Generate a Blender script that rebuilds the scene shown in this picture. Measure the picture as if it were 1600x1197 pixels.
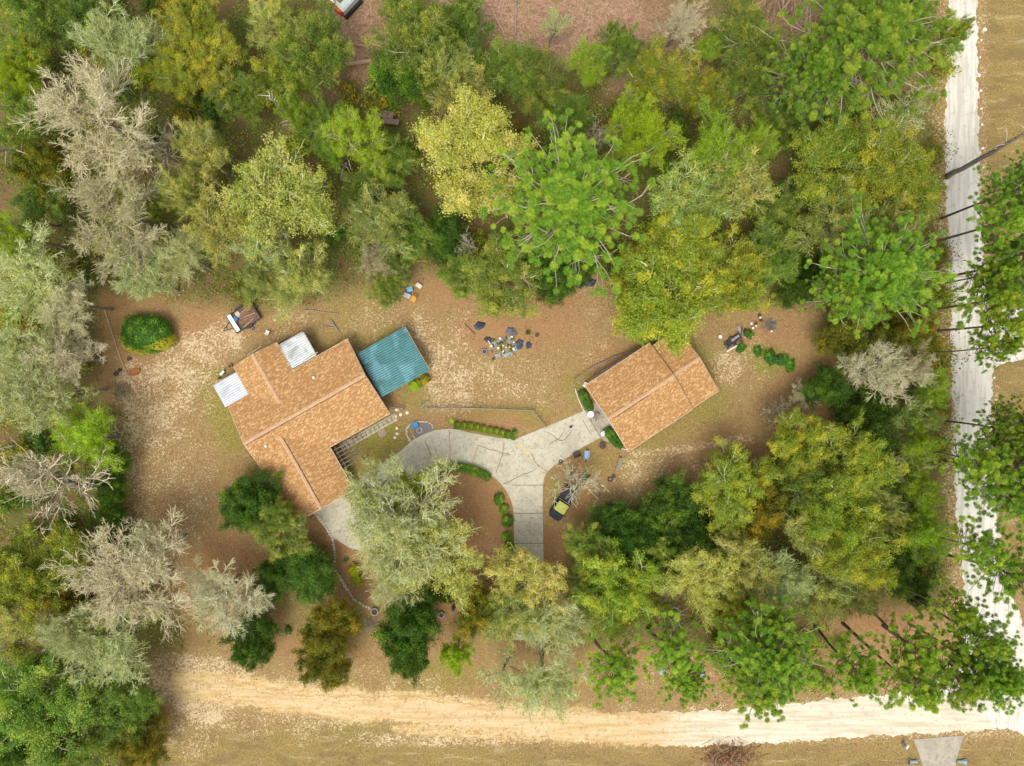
import bpy, bmesh, math, random
import numpy as np
from mathutils import Vector, Matrix
from mathutils.geometry import tessellate_polygon

for o in list(bpy.data.objects):
    bpy.data.objects.remove(o)
S = bpy.context.scene
COL = S.collection
R = math.radians
# ------------------------------------------------------------------ camera, sky, sun, exposure
H = 95.0                      # drone height in metres
cam_d = bpy.data.cameras.new('camera')
cam_d.sensor_fit = 'HORIZONTAL'
cam_d.angle = 2 * math.atan((800 / 12.0) / H)
cam_d.clip_start = 1.0
cam_d.clip_end = 2000.0
cam = bpy.data.objects.new('camera', cam_d)
cam.location = (0, 0, H)
COL.objects.link(cam)
S.camera = cam

SUN_EL, SUN_AZ = R(64), R(200)          # azimuth clockwise from +Y
w = bpy.data.worlds.new("World"); S.world = w; w.use_nodes = True
nt = w.node_tree; nt.nodes.clear()
sky = nt.nodes.new('ShaderNodeTexSky'); sky.sky_type = 'NISHITA'; sky.sun_disc = False
sky.sun_elevation = SUN_EL; sky.sun_rotation = SUN_AZ
sky.air_density = 1.0; sky.dust_density = 4.0
hs = nt.nodes.new('ShaderNodeHueSaturation'); hs.inputs['Saturation'].default_value = 0.12
bg = nt.nodes.new('ShaderNodeBackground'); bg.inputs['Strength'].default_value = 0.15
wo = nt.nodes.new('ShaderNodeOutputWorld')
nt.links.new(sky.outputs[0], hs.inputs['Color']); nt.links.new(hs.outputs[0], bg.inputs[0]); nt.links.new(bg.outputs[0], wo.inputs[0])
sl = bpy.data.lights.new('sun', 'SUN'); sl.energy = 1.05; sl.angle = R(24); sl.color = (1.0, 0.94, 0.82)
so = bpy.data.objects.new('sun', sl); COL.objects.link(so)
sd = Vector((math.sin(SUN_AZ) * math.cos(SUN_EL), math.cos(SUN_AZ) * math.cos(SUN_EL), math.sin(SUN_EL)))
so.rotation_euler = sd.to_track_quat('Z', 'Y').to_euler()
S.view_settings.view_transform = 'Standard'
S.view_settings.look = 'None'
S.view_settings.exposure = 0.56
S.view_settings.gamma = 1.0
S.view_settings.use_curve_mapping = False
S.render.engine = 'CYCLES'
S.cycles.max_bounces = 6
S.cycles.transparent_max_bounces = 4

def P(px, py, z=0.0):
    """ground survey: map coordinates (1600 wide, 12 to the metre) of a point standing at height z"""
    k = (H - z) / H / 12.0
    return Vector(((px - 800) * k, (598.5 - py) * k, z))

# ------------------------------------------------------------------ materials
def new_mat(name):
    m = bpy.data.materials.new(name); m.use_nodes = True
    n = m.node_tree; n.nodes.clear()
    out = n.nodes.new('ShaderNodeOutputMaterial')
    return m, n, out

class G:
    """little node builder"""
    def __init__(s, nt): s.t = nt
    def node(s, typ, **kw):
        n = s.t.nodes.new(typ)
        for k, v in kw.items(): setattr(n, k, v)
        return n
    def link(s, a, b): s.t.links.new(a, b)
    def val(s, inp, v):
        if hasattr(v, 'is_output'): s.link(v, inp)
        elif isinstance(v, tuple) and len(v) == 3 and inp.type == 'RGBA': inp.default_value = (*v, 1)
        else: inp.default_value = v
    def coord(s, scale=(1, 1, 1), rot=0.0, which='Object'):
        c = s.node('ShaderNodeTexCoord'); m = s.node('ShaderNodeMapping')
        s.link(c.outputs[which], m.inputs[0]); m.inputs['Scale'].default_value = scale
        m.inputs['Rotation'].default_value = (0, 0, rot)
        return m.outputs[0]
    def noise(s, vec, scale, detail=4, rough=0.55, dist=0.0):
        n = s.node('ShaderNodeTexNoise'); s.link(vec, n.inputs['Vector'])
        n.inputs['Scale'].default_value = scale; n.inputs['Detail'].default_value = detail
        n.inputs['Roughness'].default_value = rough; n.inputs['Distortion'].default_value = dist
        return n.outputs['Fac']
    def voro(s, vec, scale, out='Distance', feature='F1'):
        n = s.node('ShaderNodeTexVoronoi', feature=feature); s.link(vec, n.inputs['Vector'])
        n.inputs['Scale'].default_value = scale
        return n.outputs[out]
    def math(s, op, a, b=0.0, c=0.0, clamp=False):
        n = s.node('ShaderNodeMath', operation=op, use_clamp=clamp)
        s.val(n.inputs[0], a); s.val(n.inputs[1], b); s.val(n.inputs[2], c)
        return n.outputs[0]
    def step(s, v, lo, hi):
        n = s.node('ShaderNodeMapRange', interpolation_type='SMOOTHSTEP')
        s.val(n.inputs['Value'], v); s.val(n.inputs['From Min'], lo); s.val(n.inputs['From Max'], hi)
        return n.outputs[0]
    def mix(s, f, a, b, mode='MIX'):
        n = s.node('ShaderNodeMix', data_type='RGBA', blend_type=mode)
        s.val(n.inputs[0], f); s.val(n.inputs[6], a); s.val(n.inputs[7], b)
        return n.outputs[2]
    def attr(s, name):
        return s.node('ShaderNodeAttribute', attribute_name=name)
    def bump(s, h, strength=0.5, dist=0.05):
        n = s.node('ShaderNodeBump'); s.val(n.inputs['Height'], h)
        n.inputs['Strength'].default_value = strength; n.inputs['Distance'].default_value = dist
        return n.outputs[0]
    def bsdf(s, col, rough=0.8, metal=0.0, spec=0.3, nrm=None):
        b = s.node('ShaderNodeBsdfPrincipled')
        s.val(b.inputs['Base Color'], col); s.val(b.inputs['Roughness'], rough)
        b.inputs['Metallic'].default_value = metal; b.inputs['Specular IOR Level'].default_value = spec
        if nrm is not None: s.link(nrm, b.inputs['Normal'])
        return b.outputs[0]

MATS = {}
def simple(name, c1, c2=None, scale=6.0, rough=0.75, metal=0.0, spec=0.3, bump=0.3, stretch=(1, 1, 1)):
    """two-tone weathered surface"""
    if name in MATS: return MATS[name]
    m, n, out = new_mat(name); g = G(n)
    c2 = c2 or tuple(x * 0.7 for x in c1)
    v = g.coord(stretch)
    f = g.noise(v, scale, 5, 0.65)
    f2 = g.step(f, 0.35, 0.68)
    col = g.mix(f2, c1, c2)
    g.link(g.bsdf(col, rough, metal, spec, g.bump(f, bump, 0.02)), out.inputs[0])
    MATS[name] = m
    return m

def leafmat(name, c1, c2, trans=0.25, c3=None):
    if name in MATS: return MATS[name]
    m, n, out = new_mat(name); g = G(n)
    t = g.attr('tint').outputs['Fac']
    col = g.mix(t, c1, c2)
    if c3 is not None:
        cl = g.attr('clump').outputs['Fac']
        col = g.mix(g.step(cl, 0.55, 0.8), col, c3)
    oi = g.node('ShaderNodeObjectInfo')
    col = g.mix(1.0, col, oi.outputs['Color'], 'MULTIPLY')
    b = g.bsdf(col, 0.55, 0, 0.25)
    tr = g.node('ShaderNodeBsdfTranslucent'); g.link(col, tr.inputs[0])
    mx = g.node('ShaderNodeMixShader'); mx.inputs[0].default_value = trans
    g.link(b, mx.inputs[1]); g.link(tr.outputs[0], mx.inputs[2]); g.link(mx.outputs[0], out.inputs[0])
    MATS[name] = m
    return m

# ------------------------------------------------------------------ mesh helpers
def link_obj(name, data, parent=None, loc=(0, 0, 0), rz=0.0):
    o = bpy.data.objects.new(name, data); COL.objects.link(o)
    o.location = loc; o.rotation_euler = (0, 0, rz)
    if parent is not None: o.parent = parent
    return o

def tag(o, label=None, cat=None, group=None, kind=None):
    if label: o['label'] = label
    if cat: o['category'] = cat
    if group: o['group'] = group
    if kind: o['kind'] = kind
    return o

def thing(name, label, cat, loc=(0, 0, 0), rz=0.0, group=None):
    return tag(link_obj(name, None, None, loc, rz), label, cat, group)

class MB:
    def __init__(s): s.v = []; s.f = []
    def add(s, vs, fs):
        b = len(s.v); s.v += [tuple(x) for x in vs]; s.f += [tuple(i + b for i in f) for f in fs]
        return s
    def box(s, c, d, rz=0.0, rot=None):
        m = rot if rot is not None else Matrix.Rotation(rz, 3, 'Z')
        vs = []
        for x in (-.5, .5):
            for y in (-.5, .5):
                for z in (-.5, .5):
                    vs.append(Vector(c) + m @ Vector((x * d[0], y * d[1], z * d[2])))
        return s.add(vs, [(0, 1, 3, 2), (4, 6, 7, 5), (0, 4, 5, 1), (2, 3, 7, 6), (0, 2, 6, 4), (1, 5, 7, 3)])
    def tube(s, pts, rads, n=8, caps=True):
        pts = [Vector(p) for p in pts]
        if not hasattr(rads, '__len__'): rads = [rads] * len(pts)
        vs = []
        for i, p in enumerate(pts):
            d = (pts[min(i + 1, len(pts) - 1)] - pts[max(i - 1, 0)]).normalized()
            a = d.cross(Vector((0, 0, 1)) if abs(d.z) < .9 else Vector((1, 0, 0))).normalized(); b = d.cross(a)
            for k in range(n):
                t = 2 * math.pi * k / n
                vs.append(p + (a * math.cos(t) + b * math.sin(t)) * rads[i])
        fs = []
        for i in range(len(pts) - 1):
            for k in range(n):
                k2 = (k + 1) % n
                fs.append((i * n + k, (i + 1) * n + k, (i + 1) * n + k2, i * n + k2))
        if caps:
            fs.append(tuple(range(n))); fs.append(tuple(reversed(range((len(pts) - 1) * n, len(pts) * n))))
        return s.add(vs, fs)
    def lathe(s, prof, c=(0, 0, 0), n=16, cap=True):
        vs = []; fs = []
        for r, z in prof:
            for k in range(n):
                t = 2 * math.pi * k / n
                vs.append((c[0] + r * math.cos(t), c[1] + r * math.sin(t), c[2] + z))
        for i in range(len(prof) - 1):
            for k in range(n):
                k2 = (k + 1) % n
                fs.append((i * n + k, i * n + k2, (i + 1) * n + k2, (i + 1) * n + k))
        if cap:
            fs.append(tuple(reversed(range(n)))); fs.append(tuple(range((len(prof) - 1) * n, len(prof) * n)))
        return s.add(vs, fs)
    def ring(s, c, r, t, n=20, m=8, flat=1.0):
        vs = []; fs = []
        for i in range(n):
            a = 2 * math.pi * i / n
            for j in range(m):
                b = 2 * math.pi * j / m
                rr = r + t * math.cos(b)
                vs.append((c[0] + rr * math.cos(a), c[1] + rr * math.sin(a), c[2] + t * flat * math.sin(b)))
        for i in range(n):
            for j in range(m):
                fs.append((i * m + j, ((i + 1) % n) * m + j, ((i + 1) % n) * m + (j + 1) % m, i * m + (j + 1) % m))
        return s.add(vs, fs)
    def prism(s, poly, z0, z1):
        """closed prism over a polygon; z1 may be a function of (x,y)"""
        n = len(poly)
        tz = (lambda x, y: z1) if not callable(z1) else z1
        bz = (lambda x, y: z0) if not callable(z0) else z0
        vs = [(x, y, bz(x, y)) for x, y in poly] + [(x, y, tz(x, y)) for x, y in poly]
        tri = tessellate_polygon([[Vector((x, y, 0)) for x, y in poly]])
        fs = []
        for t in tri:
            a, b, c = t
            ax, ay = poly[a]; bx_, by = poly[b]; cx, cy = poly[c]
            if (bx_ - ax) * (cy - ay) - (by - ay) * (cx - ax) < 0: a, c = c, a
            fs.append((a + n, b + n, c + n)); fs.append((c, b, a))
        ar = sum(poly[i][0] * poly[(i + 1) % n][1] - poly[(i + 1) % n][0] * poly[i][1] for i in range(n))
        for i in range(n):
            j = (i + 1) % n
            fs.append((i, j, j + n, i + n) if ar > 0 else (j, i, i + n, j + n))
        return s.add(vs, fs)
    def slab(s, quad, t):
        """a sloping panel: 3-D polygon corners, thickness t downwards"""
        n = len(quad); q = [Vector(p) for p in quad]
        vs = q + [p - Vector((0, 0, t)) for p in q]
        nz = (q[1] - q[0]).cross(q[2] - q[0]).z
        fs = [tuple(range(n)), tuple(reversed(range(n, 2 * n)))] + [(j, i, i + n, j + n) for i in range(n) for j in [(i + 1) % n]]
        if nz < 0: fs = [tuple(reversed(f)) for f in fs]
        return s.add(vs, fs)
    def blob(s, c, r, seed=0, n=10, m=6, amp=0.2):
        rg = random.Random(seed); vs = []; fs = []
        for i in range(m + 1):
            ph = math.pi * i / m
            for k in range(n):
                t = 2 * math.pi * k / n; q = 1 + rg.uniform(-amp, amp)
                vs.append((c[0] + r[0] * q * math.sin(ph) * math.cos(t), c[1] + r[1] * q * math.sin(ph) * math.sin(t), c[2] + r[2] * math.cos(ph) * (q if 0 < i < m else 1)))
        for i in range(m):
            for k in range(n):
                k2 = (k + 1) % n
                fs.append((i * n + k, (i + 1) * n + k, (i + 1) * n + k2, i * n + k2))
        return s.add(vs, fs)
    def build(s, name, mat, parent=None, loc=(0, 0, 0), rz=0.0, smooth=False, label=None):
        me = bpy.data.meshes.new(name); me.from_pydata(s.v, [], s.f); me.validate()
        if mat is not None: me.materials.append(mat)
        if smooth:
            me.polygons.foreach_set('use_smooth', [True] * len(me.polygons))
        o = link_obj(name, me, parent, loc, rz)
        if label: o['label'] = label
        return o

def np_mesh(name, chunks, mats):
    """chunks: (V (n,3), F (m,k), material index, tint (n,), clump (n,))"""
    V = []; loops = []; tot = []; mi = []; T = []; C = []; b = 0
    for v, f, m, t, c in chunks:
        V.append(v); loops.append((f + b).ravel()); tot.append(np.full(len(f), f.shape[1])); mi.append(np.full(len(f), m))
        T.append(t); C.append(c); b += len(v)
    V = np.concatenate(V).astype(np.float32); loops = np.concatenate(loops).astype(np.int32)
    tot = np.concatenate(tot).astype(np.int32); mi = np.concatenate(mi).astype(np.int32)
    me = bpy.data.meshes.new(name)
    me.vertices.add(len(V)); me.vertices.foreach_set('co', V.ravel())
    me.loops.add(len(loops)); me.loops.foreach_set('vertex_index', loops)
    me.polygons.add(len(tot)); me.polygons.foreach_set('loop_start', np.concatenate([[0], np.cumsum(tot)[:-1]]).astype(np.int32))
    for m in mats: me.materials.append(m)
    me.polygons.foreach_set('material_index', mi)
    for nm, arr in (('tint', T), ('clump', C)):
        a = me.attributes.new(nm, 'FLOAT', 'POINT'); a.data.foreach_set('value', np.concatenate(arr).astype(np.float32))
    me.update(calc_edges=True)
    return me

def norm(a): return a / np.maximum(np.linalg.norm(a, axis=-1, keepdims=True), 1e-9)
def tubes(pts, rad, sides):
    """pts (N,K,3), rad (N,K) -> verts, quads"""
    N, K, _ = pts.shape
    d = norm(np.gradient(pts, axis=1))
    up = np.where(np.abs(d[..., 2:3]) < .9, np.array([0, 0, 1.]), np.array([1., 0, 0]))
    a = norm(np.cross(d, up)); b = np.cross(d, a)
    t = np.arange(sides) * 2 * math.pi / sides
    v = pts[:, :, None, :] + rad[:, :, None, None] * (a[:, :, None, :] * np.cos(t)[None, None, :, None] + b[:, :, None, :] * np.sin(t)[None, None, :, None])
    idx = np.arange(N * K * sides).reshape(N, K, sides)
    nx = np.roll(idx, -1, axis=2)
    f = np.stack([idx[:, :-1], nx[:, :-1], nx[:, 1:], idx[:, 1:]], -1).reshape(-1, 4)
    return v.reshape(-1, 3), f
def grow(rng, start, d, L, K, wob, trop):
    N = len(start); pts = np.zeros((N, K, 3)); pts[:, 0] = start; d = norm(d)
    for i in range(1, K):
        d = norm(d + wob * rng.normal(size=(N, 3)) + np.array([0, 0, trop]))
        pts[:, i] = pts[:, i - 1] + d * (L / (K - 1))[:, None]
    return pts
def kids(rng, pts, L, n, tmin, ang, ratio, flat=0.0, jit=0.25):
    """n children on every branch: start, direction, length"""
    N, K, _ = pts.shape
    t = tmin + (1 - tmin) * (np.arange(n)[None, :] + rng.uniform(0, 1, (N, n))) / n
    t[:, -1] = 1.0
    x = t * (K - 1); i = np.minimum(x.astype(int), K - 2); fr = (x - i)[..., None]
    r = np.arange(N)[:, None]
    st = pts[r, i] * (1 - fr) + pts[r, i + 1] * fr
    pd = norm(pts[r, i + 1] - pts[r, i])
    rv = rng.normal(size=(N, n, 3)); rv[..., 2] *= (1 - flat)
    perp = norm(rv - (rv * pd).sum(-1, keepdims=True) * pd)
    an = np.radians(ang) * rng.uniform(1 - jit, 1 + jit, (N, n, 1)) * np.where(t[..., None] >= 1, .35, 1)
    d = pd * np.cos(an) + perp * np.sin(an)
    l = L[:, None] * ratio * (1.15 - 0.5 * t) * rng.uniform(.7, 1.25, (N, n))
    return st.reshape(-1, 3), d.reshape(-1, 3), l.ravel(), np.repeat(np.arange(N), n)
def leafq(rng, pos, nrm, size, asp=0.6):
    N = len(pos); nrm = norm(nrm)
    a = norm(np.cross(nrm, rng.normal(size=(N, 3)))); b = np.cross(nrm, a)
    s = size[:, None]
    v = np.stack([pos - a * s, pos - b * s * asp, pos + a * s, pos + b * s * asp], 1).reshape(-1, 3)
    return v, np.arange(4 * N).reshape(-1, 4)
# ------------------------------------------------------------------ tree prototypes (meshes; every tree in the scene is its own object)
bark_grey = simple('bark_grey', (0.30, 0.26, 0.21), (0.13, 0.105, 0.085), 3.0, 0.9, bump=0.6, stretch=(3, 3, .6))
bark_pine = simple('bark_pine', (0.22, 0.165, 0.125), (0.09, 0.065, 0.055), 3.0, 0.9, bump=0.6, stretch=(3, 3, .6))
def twigmat(name, c1, c2):
    m, n, out = new_mat(name); g = G(n)
    col = g.mix(g.attr('tint').outputs['Fac'], c1, c2)
    oi = g.node('ShaderNodeObjectInfo')
    g.link(g.bsdf(g.mix(1.0, col, oi.outputs['Color'], 'MULTIPLY'), 0.9, 0, 0.1), out.inputs[0])
    return m
TW_PALE = twigmat('lichen_twig', (0.78, 0.77, 0.50), (0.38, 0.41, 0.19))
TW_GREY = twigmat('grey_twig', (0.60, 0.53, 0.40), (0.34, 0.28, 0.20))
TW_BARE = twigmat('bare_twig', (0.82, 0.73, 0.53), (0.50, 0.43, 0.30))
TW_TAN = twigmat('tan_twig', (0.62, 0.53, 0.37), (0.36, 0.28, 0.18))
TW_DARK = twigmat('dark_twig', (0.27, 0.23, 0.15), (0.13, 0.11, 0.07))
LF = {
 'yellow': leafmat('leaf_yellow', (0.70, 0.62, 0.15), (0.46, 0.48, 0.07), .3, (0.74, 0.63, 0.17)),
 'olive': leafmat('leaf_olive', (0.43, 0.50, 0.05), (0.20, 0.28, 0.025), .3, (0.58, 0.55, 0.05)),
 'lichen': leafmat('leaf_lichen', (0.48, 0.52, 0.13), (0.26, 0.32, 0.055), .3, (0.62, 0.58, 0.13)),
 'green': leafmat('leaf_green', (0.27, 0.38, 0.05), (0.12, 0.20, 0.022), .3, (0.42, 0.47, 0.07)),
 'lime': leafmat('leaf_lime', (0.58, 0.74, 0.04), (0.36, 0.54, 0.02), .4),
 'dark': leafmat('leaf_dark', (0.10, 0.20, 0.022), (0.05, 0.10, 0.012), .2, (0.17, 0.28, 0.025)),
 'cedar': leafmat('leaf_cedar', (0.25, 0.24, 0.024), (0.12, 0.15, 0.018), .2, (0.42, 0.32, 0.025)),
 'pine': leafmat('leaf_pine', (0.26, 0.42, 0.035), (0.12, 0.25, 0.02), .3, (0.36, 0.47, 0.04)),
}

def make_oak(seed, Rr=5.0, ht=6.0, n=(8, 8, 7, 6), leaves=0, lsize=0.11, spread=62, tw=1.0, clumpy=0.18, rise=0.09, r2k=.05):
    """crown radius about Rr, crown base at ht; returns trunk mesh and crown mesh, and the crown's middle height"""
    rng = np.random.default_rng(seed)
    ds = np.array([[0, 0, 1.]]); L0 = np.array([ht])
    p0 = grow(rng, np.array([[0, 0, -.2]]), ds, L0 + .2, 7, 0.07, 0.05)
    r0 = np.linspace(.30, .17, 7)[None] * (Rr / 5) ** .5; r0[:, 0] *= 1.35
    # limbs
    m = n[0]
    t = rng.uniform(.72, 1, m); x = t * 6; i = np.minimum(x.astype(int), 5)
    st = p0[0][i] + (p0[0][i + 1] - p0[0][i]) * (x - i)[:, None]
    az = np.arange(m) * 2.39996 + rng.uniform(-.5, .5, m)
    tilt = np.radians(np.where(np.arange(m) % 3 == 2, rng.uniform(10, 30, m), rng.uniform(spread - 16, spread + 14, m)))
    d = np.stack([np.cos(az) * np.sin(tilt), np.sin(az) * np.sin(tilt), np.cos(tilt)], 1)
    L1 = Rr * .86 * rng.uniform(.75, 1.1, m)
    p1 = grow(rng, st, d, L1, 7, 0.15, 0.05)
    r1 = np.linspace(1, .3, 7)[None] * rng.uniform(.085, .13, (m, 1)) * (Rr / 5) ** .5
    s2, d2, l2, par2 = kids(rng, p1, L1, n[1], .22, 48, .50, .45)
    p2 = grow(rng, s2, d2, l2, 5, 0.17, rise)
    r2 = np.linspace(1, .4, 5)[None] * np.full((len(p2), 1), r2k * min(tw, 1.3)) * (Rr / 5) ** .5
    s3, d3, l3, par3 = kids(rng, p2, l2, n[2], .2, 45, .52, .3)
    p3 = grow(rng, s3, d3, l3, 4, 0.18, rise)
    r3 = np.linspace(1, .5, 4)[None] * np.full((len(p3), 1), .024 * tw)
    s4, d4, l4, par4 = kids(rng, p3, l3, n[3], .15, 40, .55, .2)
    l4 = np.maximum(l4, .22)
    p4 = grow(rng, s4, d4, l4, 3, 0.15, rise * 1.5)
    r4 = np.linspace(1, .55, 3)[None] * np.full((len(p4), 1), .015 * tw)
    q = Rr / np.percentile(np.hypot(p4[:, -1, 0], p4[:, -1, 1]), 93)
    for p_ in (p0, p1, p2, p3, p4): p_[..., :2] *= q
    cl2 = rng.uniform(0, 1, len(p2)); cl3 = cl2[par3]; cl4 = cl3[par4]
    tv, tf = tubes(p0, r0, 9); v1, f1 = tubes(p1, r1, 6)
    z = lambda a: np.zeros(len(a))
    trunk = np_mesh('trunk', [(tv, tf, 0, z(tv), z(tv)), (v1, f1, 0, z(v1), z(v1))], [bark_grey])
    ch = []
    for p, r, s, c in ((p2, r2, 4, cl2), (p3, r3, 3, cl3), (p4, r4, 3, cl4)):
        v, f = tubes(p, r, s)
        tint = np.repeat(rng.uniform(0, 1, len(p)), p.shape[1] * s)
        ch.append((v, f, 1 if (p is p4 and leaves > 8000) else 0, tint, np.repeat(c, p.shape[1] * s)))
    if leaves:
        k = rng.integers(0, len(p4), leaves); keep = rng.uniform(0, 1, len(cl2))
        u = rng.uniform(0.1, 1.15, leaves)[:, None]
        a, b = p4[k, 0], p4[k, -1]
        pos = a + (b - a) * u + rng.normal(0, clumpy, (leaves, 3)) * np.array([1, 1, .6])
        nr = rng.normal(size=(leaves, 3)) + np.array([0, 0, .9])
        v, f = leafq(rng, pos, nr, rng.uniform(.6, 1.3, leaves) * lsize)
        ch.append((v, f, 1, np.repeat(np.clip(.5 + .35 * rng.normal(size=leaves), 0, 1), 4), np.repeat(cl4[k], 4)))
    crown = np_mesh('crown', ch, [TW_PALE, LF['olive']])
    return trunk, crown, float(np.percentile(p4[:, -1, 2], 60))

def make_pine(seed, Rr=4.5, Hh=19.0, whorls=16, per=5, crown_from=.55, tuft=.42, needles=46, side=4, sparse=1.0):
    rng = np.random.default_rng(seed)
    p0 = grow(rng, np.array([[0, 0, -.2]]), np.array([[0, 0, 1.]]), np.array([Hh]), 12, 0.02, 0.03)
    r0 = np.linspace(.24, .05, 12)[None]
    m = whorls * per
    t = crown_from + (1 - crown_from) * (np.repeat(np.arange(whorls), per) + rng.uniform(0, .5, m)) / whorls
    t = np.minimum(t, .995)
    x = t * 11; i = np.minimum(x.astype(int), 10)
    st = p0[0][i] + (p0[0][i + 1] - p0[0][i]) * (x - i)[:, None]
    az = np.arange(m) * 2.39996 + rng.uniform(-.6, .6, m)
    q = (t - crown_from) / (1 - crown_from)
    tilt = np.radians(84 - 55 * q ** 1.5 + rng.uniform(-8, 8, m))
    d = np.stack([np.cos(az) * np.sin(tilt), np.sin(az) * np.sin(tilt), np.cos(tilt)], 1)
    L1 = Rr * (1 - .82 * q ** 1.6) * rng.uniform(.6, 1.12, m)
    keep = rng.uniform(0, 1, m) < sparse
    st, d, L1, q = st[keep], d[keep], L1[keep], q[keep]
    p1 = grow(rng, st, d, L1, 6, 0.13, 0.08)
    r1 = np.linspace(1, .3, 6)[None] * (.022 + .012 * L1[:, None])
    s2, d2, l2, _ = kids(rng, p1, L1, side, .33, 55, .36, .3)
    l2 = np.clip(l2, .35, 1.7)
    p2 = grow(rng, s2, d2, l2, 4, 0.14, 0.12)
    r2 = np.linspace(1, .5, 4)[None] * np.full((len(p2), 1), .024)
    s3, d3, l3, _ = kids(rng, p2, l2, 2, .45, 55, .6, .2)
    p3 = grow(rng, s3, d3, np.clip(l3, .3, .9), 3, 0.1, 0.15)
    r3 = np.linspace(1, .6, 3)[None] * np.full((len(p3), 1), .017)
    tv, tf = tubes(p0, r0, 9)
    z = lambda a: np.zeros(len(a))
    trunk = np_mesh('trunk', [(tv, tf, 0, z(tv), z(tv))], [bark_pine])
    ch = []
    for p, r, s in ((p1, r1, 5), (p2, r2, 4), (p3, r3, 3)):
        v, f = tubes(p, r, s); ch.append((v, f, 0, np.repeat(rng.uniform(0, 1, len(p)), p.shape[1] * s), z(v)))
    tips = p3[:, -1]; td = norm(p3[:, -1] - p3[:, -2]) + np.array([0, 0, 1.1])
    nt_ = len(tips)
    ax = norm(td)[:, None, :]
    rv = rng.normal(size=(nt_, needles, 3)); perp = norm(rv - (rv * ax).sum(-1, keepdims=True) * ax)
    an = np.radians(rng.uniform(52, 108, (nt_, needles, 1)))
    nd = ax * np.cos(an) + perp * np.sin(an)
    ln = tuft * rng.uniform(.88, 1.05, (nt_, needles, 1)) * rng.uniform(.7, 1.15, (nt_, 1, 1))
    base = tips[:, None, :] - ax * rng.uniform(0, .22, (nt_, needles, 1))
    wv = norm(np.cross(nd, rng.normal(size=nd.shape))) * .014
    tip = base + nd * ln; mid = base + nd * ln * .55
    v = np.stack([base, mid + wv, tip, mid - wv], 2).reshape(-1, 3)
    f = np.arange(len(v)).reshape(-1, 4)
    tint = np.repeat(np.clip(.5 + .3 * rng.normal(size=nt_ * needles), 0, 1), 4)
    cl = np.repeat(rng.uniform(0, 1, nt_), needles * 4)
    ch.append((v, f, 1, tint, cl))
    crown = np_mesh('crown', ch, [TW_GREY, LF['pine']])
    return trunk, crown, Hh * .80

def shell_pts(rng, n, rad, lump=0.16, power=2.0, lower=-0.15):
    d = norm(rng.normal(size=(n * 2, 3))); d = d[d[:, 2] > lower][:n]
    ph = rng.uniform(0, 6.28, (5, 3)); fr = rng.uniform(2, 6, (5, 3))
    q = 1 + lump * sum(np.sin(d @ fr[i] + ph[i, 0]) for i in range(5)) / 2.2
    if power != 2.0:
        q = q / (np.abs(d) ** power).sum(1) ** (1 / power)
    return d * q[:, None] * np.array(rad), d / np.array(rad)

def make_bush(seed, rad=(1.5, 1.5, 1.2), n=2200, lsize=.10, mat='dark', power=2.0, lump=.16, core=True, name='foliage', depth=.10):
    rng = np.random.default_rng(seed)
    p, nr = shell_pts(rng, n, rad, lump, power)
    p = p * rng.uniform(1 - depth * 2, 1 + depth * .4, (len(p), 1)); p[:, 2] = np.maximum(p[:, 2] + rad[2] * .72, .02)
    ch = []
    v, f = leafq(rng, p, norm(nr) + rng.normal(size=p.shape) * .55, rng.uniform(.6, 1.3, len(p)) * lsize)
    cid = (np.sin(p[:, 0] * 3.1) * np.sin(p[:, 1] * 2.7 + 1) * .5 + .5)
    ch.append((v, f, 0, np.repeat(np.clip(.5 + .3 * rng.normal(size=len(p)), 0, 1), 4), np.repeat(cid, 4)))
    if core:
        nu, nv = 20, 10
        th = np.linspace(0, 2 * math.pi, nu, endpoint=False); phs = np.linspace(0.02, math.pi * .62, nv)
        T, Ph = np.meshgrid(th, phs)
        d = np.stack([np.sin(Ph) * np.cos(T), np.sin(Ph) * np.sin(T), np.cos(Ph)], -1).reshape(-1, 3)
        q = 0.80 / ((np.abs(d) ** power).sum(1) ** (1 / power))
        v = d * q[:, None] * np.array(rad); v[:, 2] = np.maximum(v[:, 2] + rad[2] * .72, 0.01)
        idx = np.arange(nu * nv).reshape(nv, nu); nx = np.roll(idx, -1, 1)
        f = np.stack([idx[:-1], idx[1:], nx[1:], nx[:-1]], -1).reshape(-1, 4)
        ch.append((v, f, 0, np.full(len(v), .9), np.zeros(len(v))))
    return np_mesh(name, ch, [LF[mat]])

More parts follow.
